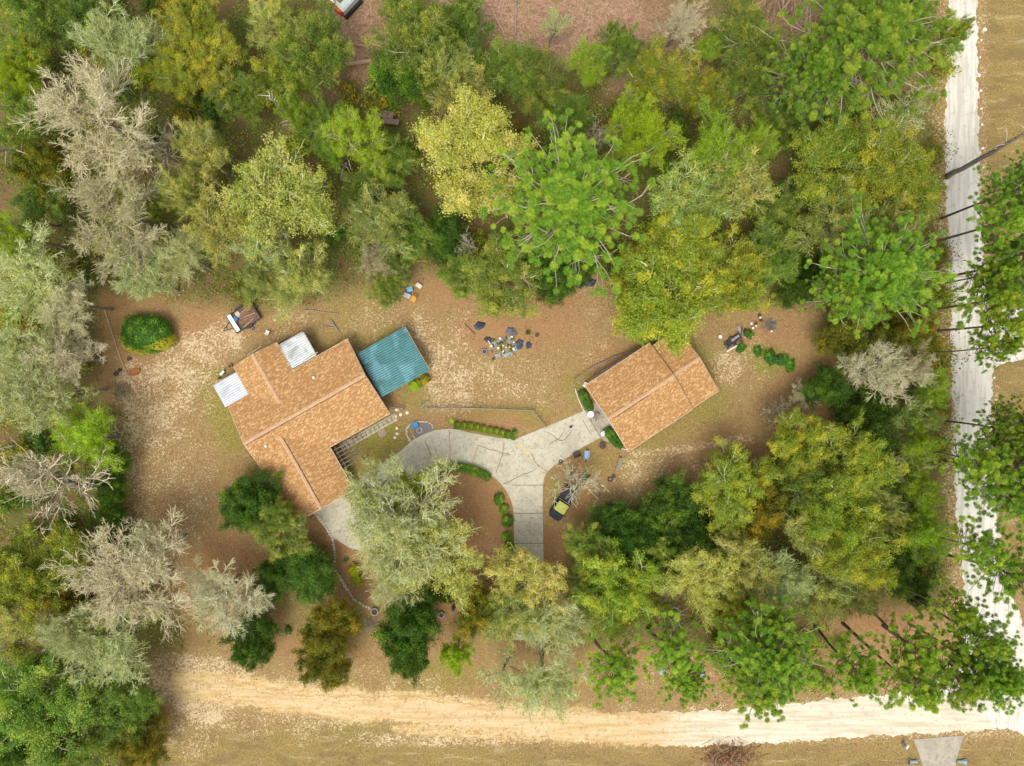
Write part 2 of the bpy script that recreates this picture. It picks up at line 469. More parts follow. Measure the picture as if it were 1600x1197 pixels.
PRO = {
 'bare': [make_oak(11, leaves=3000, lsize=.06, n=(15, 10, 8, 7), tw=1.15, ht=8, r2k=.032), make_oak(12, leaves=3000, lsize=.06, n=(16, 10, 8, 7), tw=1.15, ht=8.5, spread=58, r2k=.032)],
 'wispy': [make_oak(15, leaves=8000, lsize=.075, n=(15, 10, 8, 6), tw=1.25, ht=7, r2k=.036), make_oak(16, leaves=8000, lsize=.075, n=(16, 9, 8, 6), tw=1.25, ht=7, spread=58, r2k=.036), make_oak(17, leaves=8000, lsize=.075, n=(14, 10, 9, 6), tw=1.2, ht=6.5, spread=66, r2k=.036)],
 'twig': [make_oak(13, leaves=1500, n=(8, 7, 6, 5), tw=1.4, ht=6), ],
 'sparse': [make_oak(21, leaves=23000, lsize=.073, n=(14, 10, 7, 5), tw=1.7), make_oak(22, leaves=21000, lsize=.075, n=(13, 10, 7, 5), tw=1.8, spread=58), make_oak(23, leaves=24000, lsize=.07, n=(15, 9, 7, 5), tw=1.6)],
 'full': [make_oak(31, leaves=48000, lsize=.08, n=(15, 9, 7, 5), ht=6, tw=1.4), make_oak(32, leaves=46000, lsize=.08, n=(14, 10, 7, 5), ht=6, tw=1.4, spread=56), make_oak(33, leaves=50000, lsize=.078, n=(16, 9, 7, 5), ht=5.5, tw=1.3), make_oak(34, leaves=47000, lsize=.08, n=(14, 9, 8, 5), ht=6.2, tw=1.4, spread=66)],
 'dense': [make_oak(41, leaves=64000, lsize=.09, n=(16, 9, 6, 5), ht=3.0, tw=.8, clumpy=.24), make_oak(42, leaves=62000, lsize=.095, n=(15, 9, 6, 5), ht=3.0, tw=.8, clumpy=.24, spread=55), make_oak(43, leaves=66000, lsize=.09, n=(17, 9, 6, 5), ht=2.6, tw=.8, clumpy=.22)],
 'pineL': [make_pine(51, 5.2, 18.5, 15, 10, .62, side=4, tuft=.34, needles=130), make_pine(52, 5.2, 19, 16, 9, .62, side=4, tuft=.34, needles=130)],
 'pineS': [make_pine(53, 3.4, 18.5, 11, 6, .68, side=2, tuft=.37, needles=140), make_pine(54, 3.2, 19.5, 12, 6, .70, side=2, tuft=.37, needles=140), make_pine(55, 3.8, 19, 12, 6, .64, side=2, tuft=.37, needles=140, sparse=.9)],
 'snag': [make_oak(61, leaves=0, n=(9, 6, 5, 4), tw=1.9, ht=7, spread=56)],
}
for k_, l_ in PRO.items():
    PRO[k_] = [(t_, c_, z_, 5.0 if not k_.startswith('pine') else (5.2 if k_ == 'pineL' else 3.5)) for t_, c_, z_ in l_]

# kind: family, leaf material, twig material, object colour, plain name, category
KIND = {
 'B': ('bare', 'lichen', TW_BARE, (1, 1, 1), 'bare_oak_tree'),
 'T': ('bare', 'lichen', TW_TAN, (1, 1, 1), 'bare_oak_tree'),
 'S': ('snag', None, TW_GREY, (1.1, 1.1, 1.1), 'dead_tree'),
 'W': ('wispy', 'lichen', TW_PALE, (1, 1, 1), 'oak_tree'),
 'A': ('full', 'yellow', TW_PALE, (1, 1, 1), 'oak_tree'),
 'V': ('twig', 'lichen', TW_PALE, (1, 1, 1), 'oak_tree'),
 'Y': ('sparse', 'yellow', TW_PALE, (1, 1, 1), 'oak_tree'),
 'L': ('sparse', 'lichen', TW_PALE, (1, 1, 1), 'oak_tree'),
 'O': ('full', 'olive', TW_PALE, (1, 1, 1), 'oak_tree'),
 'G': ('full', 'green', TW_GREY, (1, 1, 1), 'oak_tree'),
 'M': ('full', 'lime', TW_GREY, (1, 1, 1), 'sweetgum_tree'),
 'm': ('sparse', 'lime', TW_GREY, (1, 1, 1), 'sweetgum_tree'),
 'D': ('dense', 'dark', TW_DARK, (1, 1, 1), 'evergreen_tree'),
 'C': ('dense', 'cedar', TW_DARK, (1, 1, 1), 'cedar_tree'),
 'P': ('pineL', 'pine', TW_GREY, (1, 1, 1), 'pine_tree'),
 'p': ('pineS', 'pine', TW_DARK, (1.25, 1.15, 1.1), 'pine_tree'),
}
trng = random.Random(4)
def tree(kind, px, py, rpx, label, h=None, base=None, group=None, tw=None, leaf=None):
    """(px,py) crown middle on the map, rpx crown radius; h = total height wanted"""
    fam, lf, twm, oc, name = KIND[kind]
    pro = PRO[fam]; tm, cm, zc, R0 = pro[trng.randrange(len(pro))]
    zscale = (h / (zc * 1.25)) if h else None
    rad = rpx / 12 * .88
    s = rad / R0
    if zscale is None: zscale = min(max(.62 + .42 * s, .55), 1.35)
    z = zc * zscale
    s = rpx / 12 * (H - z) / H / R0 * (1.12 if kind == 'P' else 1.04 if kind == 'p' else 1)
    b = P(px, py, z); lean = Vector((0, 0))
    if base is not None: 
        g0 = P(base[0], base[1], 0); lean = Vector((b.x - g0.x, b.y - g0.y)) / z; b = g0
    root = thing(name, label, 'tree', (b.x, b.y, 0), 0, group)
    root.location.z = 0
    rz = trng.uniform(0, 6.283)
    for nm, me in (('trunk', tm), ('crown', cm)):
        o = link_obj(nm, me, root, (0, 0, 0))
        Rm = Matrix.Rotation(rz, 4, 'Z') @ Matrix.Diagonal((s, s, zscale, 1))
        if base is not None:
            sh = Matrix.Identity(4); sh[0][2] = lean.x; sh[1][2] = lean.y
            # a leaning tree: tilt about its foot
            ax = Vector((-lean.y, lean.x, 0)); L = lean.length
            if L > 1e-4: Rm = Matrix.Rotation(math.atan(L), 4, ax.normalized()) @ Rm
        o.matrix_basis = Rm
        v = trng.uniform(.86, 1.14) if kind != 'A' else trng.uniform(1.1, 1.15)
        hr = trng.uniform(.88, 1.06)
        if fam in ('bare', 'wispy', 'twig', 'snag'): hr = .97 + (hr - .97) * .25; v = 1.0 + abs(v - 1)
        if kind in 'YA': hr = .93 + (hr - .97) * .5
        o.color = (oc[0] * v * hr, oc[1] * v * trng.uniform(.97, 1.05), oc[2] * v * .92, 1)
        if nm == 'crown':
            for i, mt in enumerate((tw or twm, LF[leaf or lf] if (leaf or lf) else None)):
                if mt is not None and i < len(o.material_slots):
                    o.material_slots[i].link = 'OBJECT'; o.material_slots[i].material = mt
    return root
# ------------------------------------------------------------------ ground sheet with patches of soil, sand, straw and leaf litter
GX0, GX1, GY0, GY1, ST = -84, 84, -66, 66, 0.3
nx_, ny_ = int((GX1 - GX0) / ST) + 1, int((GY1 - GY0) / ST) + 1
gx = np.linspace(GX0, GX1, nx_); gy = np.linspace(GY0, GY1, ny_)
XX, YY = np.meshgrid(gx, gy)
PXg = XX * 12 + 800; PYg = 598.5 - YY * 12       # survey map coordinates
def vnoise(scale, seed):
    r = np.random.default_rng(seed); n = 64; t = r.uniform(0, 1, (n, n))
    a = XX / scale; b = YY / scale; i = np.floor(a).astype(int); j = np.floor(b).astype(int)
    fa = a - i; fb = b - j; fa = fa * fa * (3 - 2 * fa); fb = fb * fb * (3 - 2 * fb)
    q = lambda ii, jj: t[ii % n, jj % n]
    return q(i, j) * (1 - fa) * (1 - fb) + q(i + 1, j) * fa * (1 - fb) + q(i, j + 1) * (1 - fa) * fb + q(i + 1, j + 1) * fa * fb
NZ = vnoise(3.0, 1) * .55 + vnoise(1.2, 2) * .3 + vnoise(.6, 3) * .15
def inside(poly):
    c = np.zeros(PXg.shape, bool); n = len(poly)
    for i in range(n):
        x1, y1 = poly[i]; x2, y2 = poly[(i + 1) % n]
        if y1 == y2: continue
        c ^= ((y1 > PYg) != (y2 > PYg)) & (PXg < (x2 - x1) * (PYg - y1) / (y2 - y1) + x1)
    return c
def blur(a, k):
    for ax in (0, 1):
        acc = np.zeros_like(a)
        for s in range(-k, k + 1): acc += np.roll(a, s, ax)
        a = acc / (2 * k + 1)
    return a
def blobs(lst):
    m = np.zeros(PXg.shape)
    for e in lst:
        x, y, rx, ry = e[:4]; a = R(e[4]) if len(e) > 4 else 0; s = e[5] if len(e) > 5 else 1
        dx, dy = PXg - x, PYg - y
        u = dx * math.cos(a) + dy * math.sin(a); v = -dx * math.sin(a) + dy * math.cos(a)
        q = np.sqrt((u / rx) ** 2 + (v / ry) ** 2) + (NZ - .5) * .9
        m = np.maximum(m, s * np.clip((1.25 - q) / .6, 0, 1))
    return m
def strokes(lst):
    m = np.zeros(PXg.shape)
    for pts, wd, s in lst:
        for (x1, y1), (x2, y2) in zip(pts[:-1], pts[1:]):
            L2 = (x2 - x1) ** 2 + (y2 - y1) ** 2
            t = np.clip(((PXg - x1) * (x2 - x1) + (PYg - y1) * (y2 - y1)) / L2, 0, 1)
            d = np.hypot(PXg - x1 - t * (x2 - x1), PYg - y1 - t * (y2 - y1)) / wd + (NZ - .5) * .8
            m = np.maximum(m, s * np.clip((1.6 - d) / 1.2, 0, 1))
    return m
YARD = [(150, 450), (300, 470), (420, 480), (560, 450), (640, 410), (720, 440), (850, 420), (940, 430), (1000, 520), (1120, 480), (1180, 470), (1300, 480), (1310, 650), (1200, 730), (1100, 790), (950, 800), (890, 860), (900, 1000), (700, 1000), (600, 960), (560, 970), (400, 985), (300, 990), (200, 900), (195, 640), (150, 620)]
VERGE = [(215, 1020), (400, 985), (640, 980), (900, 1000), (1100, 1010), (1300, 960), (1478, 930), (1476, 500), (1462, 200), (1455, -200), (2100, -200), (2100, 1600), (240, 1600), (260, 1200), (230, 1120)]
FIELD = [(1530, -300), (1545, 300), (1552, 480), (1556, 700), (1570, 850), (1640, 1000), (2100, 1000), (2100, -300)]
yard = blur(inside(YARD).astype(float), 4); verge = blur(inside(VERGE).astype(float), 4); field = blur(inside(FIELD).astype(float), 2)
SF = [(200, 1135), (450, 1135), (800, 1165), (1060, 1180), (1300, 1165), (2000, 1165), (2000, 1600), (250, 1600)]
sfield = blur(inside(SF).astype(float), 5)
forest = np.clip(1 - yard - verge, 0, 1)
clear = blobs([(920, 40, 190, 60, 0, .9), (540, 70, 60, 90, 20, .9), (760, 20, 60, 40), (1020, 110, 80, 60, 0, .7), (1230, 40, 60, 70, 0, .7), (700, 20, 30, 30), (500, 170, 60, 60, 0, .5), (1180, 130, 80, 60, 0, .5), (1400, 110, 40, 50, 0, .5)])
sand = np.maximum.reduce([blobs([(250, 620, 80, 110, 20, .75), (215, 720, 40, 90, -5, .55), (420, 560, 60, 50, 0, .3), (340, 540, 60, 40, -30, .8), (290, 860, 40, 40, 0, .15), (640, 540, 90, 50, -25, .65), (700, 600, 40, 60, 0, .7), (590, 500, 60, 30, -20, .5), (770, 600, 60, 30, 0, .5), (1140, 575, 35, 30, 0, .8), (940, 560, 35, 30, 0, .35), (1000, 730, 60, 35, -10, .5), (1060, 740, 60, 30, -20, .35), (945, 790, 25, 20, 0, .5), (940, 480, 60, 60, 0, .25), (840, 620, 50, 20, 0, .3), (220, 820, 30, 60, 0, .5), (460, 500, 50, 25, -15, .45), (290, 760, 40, 80, 0, .35), (480, 930, 50, 20, 0, .3), (310, 1090, 90, 40, 10, .9), (300, 1050, 110, 30, 5, .8), (420, 1130, 160, 24, 0, .5), (560, 1060, 140, 20, 0, .45), (290, 1150, 60, 40, 0, .5), (700, 1155, 200, 14, 0, .6), (280, 740, 60, 130, 0, .4), (760, 590, 110, 50, 0, .45), (1000, 760, 80, 40, 0, .4), (330, 1120, 22, 14, 0, 1.0), (1050, 1060, 110, 30, 0, .35), (1160, 560, 40, 60, 0, .35)]),
    strokes([([(230, 1040), (320, 1065), (430, 1085), (560, 1090), (760, 1112), (900, 1130), (1100, 1125), (1300, 1110), (1500, 1090), (1600, 1080)], 30, .55), ([(1476, -40), (1472, 200), (1478, 400), (1488, 700), (1500, 950)], 17, .6), ([(1534, -40), (1536, 200), (1540, 350), (1552, 560), (1556, 800)], 9, .45), ([(990, 708), (1060, 705), (1130, 690), (1170, 686)], 7, .75), ([(240, 1075), (330, 1085), (450, 1110), (600, 1120), (760, 1140)], 16, .5), ([(1100, 1160), (1300, 1150), (1600, 1145)], 9, .55)])])
green = blobs([(350, 660, 25, 60, -25, .8), (330, 600, 40, 30, 0, .6), (460, 920, 60, 40, 0, .5), (600, 680, 40, 30, -30, .9), (560, 720, 40, 30, -30, .7), (800, 640, 60, 8, 0, .6), (840, 690, 30, 8, -30, .4), (900, 600, 25, 25, 0, .6), (870, 770, 16, 50, 0, .7), (1080, 560, 60, 30, 0, .4), (1100, 640, 60, 20, -35, .6), (1010, 700, 60, 14, -33, .55), (1200, 562, 45, 20, 10, .9), (940, 720, 30, 30, 0, .4), (830, 655, 20, 10, 0, .6), (560, 500, 60, 60, 0, .3), (500, 1150, 150, 20, 0, .55), (500, 1080, 140, 20, 0, .35), (680, 1060, 100, 25, 0, .5), (740, 650, 60, 10, 0, .3), (1490, 40, 20, 40, 0, .3), (600, 520, 30, 15, -30, .5), (650, 620, 30, 16, 0, .5)])
red = np.maximum(blobs([(200, 500, 60, 50, 0, .8), (190, 590, 50, 50, 0, .6), (330, 520, 60, 50, 0, .7), (360, 900, 90, 60, 20, .8), (520, 860, 40, 60, -30, .9), (560, 930, 30, 40, 0, .7), (860, 480, 60, 60, 0, .8), (830, 520, 40, 30, 0, .9), (770, 520, 60, 30, 0, .9), (760, 655, 90, 14, 0, 1.0), (750, 800, 60, 90, 0, .95), (890, 760, 40, 50, 0, .8), (860, 860, 24, 60, 0, .8), (930, 730, 40, 40, 0, .6), (1220, 520, 60, 40, 0, .6), (1130, 720, 90, 40, -10, .6), (1260, 600, 60, 60, 0, .5), (680, 460, 60, 30, 0, .5), (720, 950, 60, 40, 0, .7), (470, 1010, 90, 25, 0, .5), (1380, 960, 70, 50, 30, 1.0), (1350, 1050, 60, 30, 0, .5), (1440, 600, 30, 60, 0, .8), (1440, 750, 30, 60, 0, .7), (1100, 1040, 120, 30, 0, .6), (780, 1060, 90, 40, 0, .4), (1580, 450, 60, 120, 0, .6), (930, 570, 60, 20, -33, .7)]), 0)
yellow = strokes([([(290, 1070), (420, 1090), (560, 1100), (700, 1110), (850, 1128), (980, 1140), (1070, 1140)], 26, 1.0), ([(620, 1140), (900, 1150), (1040, 1155)], 14, .7)])
A = np.stack([sand, green, red, yellow], -1); B = np.stack([forest, np.maximum(field, sfield), clear, yard], -1)
gv = np.stack([XX, YY, 0.03 * (NZ - .5)], -1).reshape(-1, 3)
idx = np.arange(nx_ * ny_).reshape(ny_, nx_)
gf = np.stack([idx[:-1, :-1], idx[:-1, 1:], idx[1:, 1:], idx[1:, :-1]], -1).reshape(-1, 4)
# skirt to the horizon
far = 700.0
sk = np.array([[-far, -far, 0], [far, -far, 0], [far, far, 0], [-far, far, 0], [GX0, GY0, 0], [GX1, GY0, 0], [GX1, GY1, 0], [GX0, GY1, 0]], float)
nb = len(gv)
skf = np.array([[0, 1, 5, 4], [1, 2, 6, 5], [2, 3, 7, 6], [3, 0, 4, 7]]) + 0
m, n, out = new_mat('ground_soil'); g = G(n)
v = g.coord()
a1 = g.attr('patch_a'); a2 = g.attr('patch_b')
def sep(a):
    s_ = g.node('ShaderNodeSeparateColor'); g.link(a.outputs['Color'], s_.inputs[0]); return s_.outputs[0], s_.outputs[1], s_.outputs[2], a.outputs['Alpha']
mS, mG, mR, mY = sep(a1); mF, mD, mC, mYd = sep(a2)
nA = g.noise(v, .35, 5, .6); nB = g.noise(v, 1.6, 6, .65); nC = g.noise(v, 5.0, 5, .7); nD = g.noise(v, 14.0, 3, .7)
vo = g.voro(v, 2.6, 'Color'); vsep = g.node('ShaderNodeSeparateColor'); g.link(vo, vsep.inputs[0])
base = g.mix(g.step(nB, .38, .62), (0.39, 0.255, 0.112), (0.275, 0.178, 0.066))
base = g.mix(g.math('MULTIPLY', g.step(nC, .47, .57), .72), base, (0.205, 0.13, 0.055))
base = g.mix(g.math('MULTIPLY', g.step(g.noise(v, 2.9, 5, .75, .4), .54, .62), .6), base, (0.46, 0.305, 0.165))
base = g.mix(g.math('MULTIPLY', g.step(nA, .45, .65), .6), base, (0.30, 0.225, 0.08))
base = g.mix(g.math('MULTIPLY', mR, g.step(nB, .30, .60)), base, (0.37, 0.195, 0.088))
base = g.mix(g.math('MULTIPLY', mR, g.step(nC, .55, .62)), base, (0.25, 0.125, 0.065))
base = g.mix(g.math('MULTIPLY', g.math('MULTIPLY', mG, g.step(nB, .32, .52)), .95), base, g.mix(g.step(nC, .42, .58), (0.29, 0.28, 0.045), (0.17, 0.17, 0.03)))
# open tan grass field
fd = g.mix(g.step(nC, .4, .6), (0.34, 0.24, 0.09), (0.22, 0.155, 0.05))
fd = g.mix(g.math('MULTIPLY', g.step(nB, .48, .66), .6), fd, (0.27, 0.235, 0.075))
fd = g.mix(g.math('MULTIPLY', g.step(g.noise(g.coord((.35, 1.0, 1)), .45, 5, .6, .8), .46, .62), .65), fd, (0.20, 0.14, 0.062))
fd = g.mix(g.math('MULTIPLY', g.step(g.noise(g.coord((.3, 1.3, 1)), .7, 5, .7, .5), .54, .68), .6), fd, (0.50, 0.40, 0.22))
base = g.mix(mD, base, fd)
# woods floor
fl = g.mix(g.step(nB, .4, .62), (0.17, 0.085, 0.048), (0.13, 0.14, 0.03))
fl = g.mix(g.math('MULTIPLY', g.step(nC, .48, .62), .75), fl, (0.245, 0.125, 0.075))
fl = g.mix(g.math('MULTIPLY', g.step(nA, .44, .56), .7), fl, g.mix(g.step(nC, .4, .6), (0.15, 0.19, 0.03), (0.06, 0.09, 0.016)))
base = g.mix(mF, base, fl)
cl = g.mix(g.step(g.noise(v, 2.2, 6, .7, 1.5), .40, .62), (0.46, 0.29, 0.20), (0.28, 0.155, 0.095))
base = g.mix(g.math('MULTIPLY', mC, g.step(nB, .25, .5)), base, cl)
# pale sandy flecks and bare sand
thr = g.math('SUBTRACT', g.math('SUBTRACT', 0.640, g.math('MULTIPLY', mS, 0.22)), g.math('MULTIPLY', g.math('SUBTRACT', nA, .5), .35))
fk = g.noise(v, 3.4, 4, .85, .3)
fk = g.step(g.math('ADD', fk, g.math('MULTIPLY', g.math('SUBTRACT', nB, .5), .35)), thr, g.math('ADD', thr, .07))
base = g.mix(g.math('MULTIPLY', fk, .9), base, g.mix(g.step(nC, .5, .7), (0.68, 0.53, 0.335), (0.55, 0.40, 0.22)))
# single pale leaves all over
lfk = g.math('MULTIPLY', g.step(g.voro(v, 3.3), .16, .10), g.step(vsep.outputs[0], .86, .88))
base = g.mix(g.math('MULTIPLY', lfk, .7), base, (0.66, 0.50, 0.30))
yl = g.mix(g.step(g.noise(g.coord((.25, 1.2, 1)), 1.5, 6, .65), .38, .66), (0.66, 0.50, 0.27), (0.52, 0.34, 0.13))
base = g.mix(g.step(g.math('ADD', mY, g.math('ADD', g.math('MULTIPLY', nB, 1.3), g.math('MULTIPLY', nC, .9))), 1.50, 1.85), base, yl)
base = g.mix(g.math('MULTIPLY', g.step(nD, .54, .66), .5), base, (0.13, 0.08, 0.04))
base = g.mix(g.math('MULTIPLY', g.step(g.noise(v, 9.0, 3, .7), .56, .66), .28), base, (0.62, 0.45, 0.25))
bmp = g.bump(g.math('ADD', nC, g.math('MULTIPLY', nD, .6)), .55, .10)
g.link(g.bsdf(base, .95, 0, .1, bmp), out.inputs[0])
GM = m
def ground_mesh():
    me = bpy.data.meshes.new('ground')
    V = np.concatenate([gv, sk]).astype(np.float32)
    F = np.concatenate([gf, skf + nb]).astype(np.int32)
    me.vertices.add(len(V)); me.vertices.foreach_set('co', V.ravel())
    me.loops.add(F.size); me.loops.foreach_set('vertex_index', F.ravel())
    me.polygons.add(len(F)); me.polygons.foreach_set('loop_start', (np.arange(len(F)) * 4).astype(np.int32))
    for nm, arr in (('patch_a', A), ('patch_b', B)):
        at = me.attributes.new(nm, 'FLOAT_COLOR', 'POINT')
        c = np.concatenate([arr.reshape(-1, 4), np.tile([[0, 0, 0, 0]] if nm == 'patch_a' else [[1, 0, 0, 0]], (8, 1))]).astype(np.float32)
        at.data.foreach_set('color', c.ravel())
    me.materials.append(GM); me.update(calc_edges=True)
    return me
tag(link_obj('ground', ground_mesh()), kind='structure')

rnd = random.Random(7)
def ragged(poly, step=4.0, amp=2.2, closed=True):
    out_ = []; n_ = len(poly)
    for i in range(n_ if closed else n_ - 1):
        x1, y1 = poly[i]; x2, y2 = poly[(i + 1) % n_]; L = math.hypot(x2 - x1, y2 - y1); k = max(1, int(L / step))
        for j in range(k):
            t = j / k; ph = (x1 + (x2 - x1) * t) * .11 + (y1 + (y2 - y1) * t) * .13
            a = (math.sin(ph) + math.sin(ph * 2.7 + 1) * .7 + math.sin(ph * 6.1 + 2) * .5) * amp * .5 + rnd.gauss(0, .35)
            out_.append((x1 + (x2 - x1) * t + (y2 - y1) / L * a, y1 + (y2 - y1) * t - (x2 - x1) / L * a))
    return out_
def W2(poly): return [tuple(P(x, y).xy) for x, y in poly]

# ------------------------------------------------------------------ roads
def roadmat(name, c1, c2, c3, rot=(1.6, .12, 1)):
    m, n, out = new_mat(name); g = G(n)
    v = g.coord(); vs = g.coord(rot)
    tr = g.noise(vs, 1.2, 5, .6, .3); nb_ = g.noise(v, 1.1, 6, .7); nf = g.noise(v, 9, 4, .7)
    col = g.mix(g.step(tr, .42, .62), c1, c2)
    col = g.mix(g.math('MULTIPLY', g.step(nb_, .52, .70), .6), col, c3)
    col = g.mix(g.math('MULTIPLY', g.step(nf, .60, .72), .45), col, c3)
    if name.endswith('cross'):      # yellow sand gives way to white lime rock further east
        sx = g.node('ShaderNodeSeparateXYZ'); g.link(v, sx.inputs[0])
        e = g.math('ADD', g.math('MULTIPLY', g.math('SUBTRACT', sx.outputs[0], 21.0), .09), g.math('MULTIPLY', g.math('SUBTRACT', nb_, .5), 3.2))
        ys = g.mix(g.step(tr, .40, .68), (0.62, 0.47, 0.27), (0.52, 0.35, 0.16))
        ys = g.mix(g.math('MULTIPLY', g.step(nb_, .52, .64), .6), ys, (0.40, 0.27, 0.12))
        col = g.mix(g.step(e, -.35, .45), ys, col)
    col = g.mix(g.math('MULTIPLY', g.step(g.voro(v, 2.1), .16, .08), .55), col, (0.30, 0.23, 0.14))
    g.link(g.bsdf(col, .95, 0, .1, g.bump(nf, .4, .04)), out.inputs[0])
    return m
ROADM = roadmat('limerock', (0.66, 0.63, 0.55), (0.52, 0.49, 0.42), (0.42, 0.34, 0.23))
ROADM2 = roadmat('limerock_cross', (0.66, 0.60, 0.47), (0.54, 0.47, 0.34), (0.44, 0.33, 0.19), (.12, 1.6, 1))
road_v = ragged([(1484, -260), (1482, 0), (1481, 100), (1476, 200), (1477, 300), (1483, 400), (1486, 500), (1487, 600), (1488, 700), (1494, 800), (1504, 900), (1508, 980), (1495, 1030), (1460, 1068)]
                + [(1400, 1086), (1480, 1120), (1600, 1146), (1900, 1150), (1900, 1050), (1640, 1020), (1598, 975), (1572, 900), (1556, 800), (1550, 700), (1549, 600), (1556, 574), (1600, 560), (1660, 556), (1900, 560), (1900, 480), (1640, 482), (1580, 484), (1552, 476), (1541, 450), (1538, 400), (1531, 300), (1528, 150), (1526, 0), (1526, -260)], 2.5, 3.0)
mb = MB().prism(W2(road_v), -.05, .024)
tag(mb.build('dirt_road', ROADM), kind='structure')
road_h = ragged([(300, 1067), (350, 1070), (410, 1082), (500, 1088), (620, 1090), (760, 1102), (900, 1114), (1060, 1112), (1160, 1108), (1300, 1092), (1420, 1082), (1500, 1090), (1560, 1140), (1450, 1146), (1350, 1150), (1250, 1158), (1150, 1164), (1068, 1166), (960, 1160), (850, 1150), (720, 1136), (580, 1120), (470, 1108), (420, 1100), (370, 1088), (310, 1074)], 2.5, 3.4)
mb = MB().prism(W2(road_h), -.05, .030)
tag(mb.build('dirt_road', ROADM2), kind='structure')
track = ragged([(400, 1088), (500, 1088), (620, 1092), (760, 1104), (900, 1118), (1064, 1116), (1066, 1160), (960, 1156), (850, 1144), (700, 1128), (560, 1114), (420, 1100)], 3.0, 2.4)
m, n, out = new_mat('yellow_sand'); g = G(n)
v = g.coord((.3, 1.2, 1)); v2 = g.coord()
c = g.mix(g.step(g.noise(v, 1.3, 6, .65, .4), .36, .66), (0.88, 0.74, 0.48), (0.72, 0.50, 0.22))
c = g.mix(g.math('MULTIPLY', g.step(g.noise(v2, 4, 5, .7), .58, .66), .55), c, (0.50, 0.35, 0.16))
g.link(g.bsdf(c, .95, 0, .1, g.bump(g.noise(v2, 8, 4, .7), .5, .05)), out.inputs[0])
pass

# ------------------------------------------------------------------ concrete
def concmat(name, c1, c2, c3):
    m, n, out = new_mat(name); g = G(n)
    v = g.coord()
    f1 = g.noise(v, .5, 6, .62, .5); f2 = g.noise(v, 2.2, 6, .7, .8); f3 = g.noise(v, 12, 3, .6)
    col = g.mix(g.step(f1, .4, .62), c1, c2)
    col = g.mix(g.math('MULTIPLY', g.step(f2, .48, .66), .8), col, c3)
    col = g.mix(g.math('MULTIPLY', g.step(f3, .58, .7), .3), col, tuple(x * .7 for x in c3))
    g.link(g.bsdf(col, .85, 0, .25, g.bump(f3, .2, .01)), out.inputs[0])
    return m
CONC = concmat('old_concrete', (0.55, 0.50, 0.385), (0.47, 0.44, 0.335), (0.29, 0.275, 0.20))
CONC2 = concmat('grey_concrete', (0.42, 0.375, 0.29), (0.35, 0.315, 0.25), (0.25, 0.225, 0.17))
dk = simple('joint_dirt', (0.22, 0.19, 0.13), (0.13, 0.11, 0.07), 4)
ok_ = simple('rusty_joint', (0.55, 0.32, 0.13), (0.35, 0.22, 0.11), 4)
drive = [(624, 706), (632, 699), (646, 687), (661, 679), (677, 673), (690, 671), (702, 670), (720, 672), (734, 676), (760, 681), (785, 685), (806, 686), (830, 676), (850, 668), (884, 654), (914, 641), (926, 664), (938, 684), (910, 699), (893, 711), (876, 721), (864, 729), (855, 737), (850, 747), (848, 760), (848, 800), (849, 860), (850, 920), (852, 1000), (800, 1000), (802, 920), (804, 870), (803, 830), (802, 795), (798, 780), (790, 765), (778, 751), (765, 741), (752, 733), (738, 727), (720, 723), (700, 722), (684, 724), (672, 729), (660, 738), (640, 765), (620, 800), (595, 840), (575, 862), (547, 856), (520, 840), (497, 812), (488, 798), (549, 760), (575, 738), (600, 722)]
dr = thing('driveway', None, None); dr = None
bpy.data.objects.remove(bpy.data.objects['driveway'])
dr = MB().prism(W2(drive), -.1, .05).build('driveway', CONC); tag(dr, kind='structure')
def strip(mb, pts, w, z, wob=0.0):
    q = []
    for (x1, y1), (x2, y2) in zip(pts[:-1], pts[1:]):
        k = max(1, int(math.hypot(x2 - x1, y2 - y1) / 4)) if wob else 1
        for j in range(k):
            t = j / k; q.append(P(x1 + (x2 - x1) * t + rnd.gauss(0, wob), y1 + (y2 - y1) * t + rnd.gauss(0, wob)))
    q.append(P(*pts[-1]))
    for a, b in zip(q[:-1], q[1:]):
        d = (b - a); L = d.length; d.normalize(); nn = Vector((-d.y, d.x, 0)) * w / 2
        a2 = a; b2 = b + d * w * .3
        vs = [a2 - nn, b2 - nn, b2 + nn, a2 + nn]
        mb.add([(p.x, p.y, z) for p in vs] + [(p.x, p.y, z - .008) for p in vs], [(0, 1, 2, 3), (0, 4, 5, 1), (1, 5, 6, 2), (2, 6, 7, 3), (3, 7, 4, 0)])
mb = MB()
for pts, wob in [([(664, 689), (681, 728)], 0), ([(788, 692), (785, 711), (775, 738)], 0), ([(747, 695), (762, 702), (776, 704), (790, 709), (797, 711)], .6), ([(788, 756), (812, 744), (835, 735)], .5), ([(830, 708), (837, 722), (842, 730)], .4), ([(800, 758), (849, 758)], 0), ([(803, 802), (849, 802)], 0), ([(804, 849), (849, 849)], 0), ([(804, 890), (850, 890)], 0), ([(910, 656), (918, 670), (924, 679)], .2), ([(858, 694), (872, 686), (880, 676)], .6)]:
    strip(mb, pts, .085, .056, wob)
mb.build('joint', dk, dr)
mb = MB()
for pts in [[(702, 672), (704, 722)], [(747, 696), (737, 726)], [(838, 724), (856, 738)]]:
    strip(mb, pts, .12, .0545, .2)
mb.build('rusty_joint', ok_, dr)
stain = simple('leaf_stain', (0.62, 0.48, 0.22), (0.50, 0.42, 0.25), 3)
mb = MB()
for (x, y, rx, ry) in [(812, 697, 7, 3.5), (820, 704, 5, 5), (828, 716, 6, 2.5)]:
    mb.prism(W2([(x + rx * math.cos(t * .39) * rnd.uniform(.5, 1.2), y + ry * math.sin(t * .39) * rnd.uniform(.5, 1.2)) for t in range(16)]), .045, .0535 + rnd.uniform(0, .0008))
mb.build('rust_stain', stain, dr)
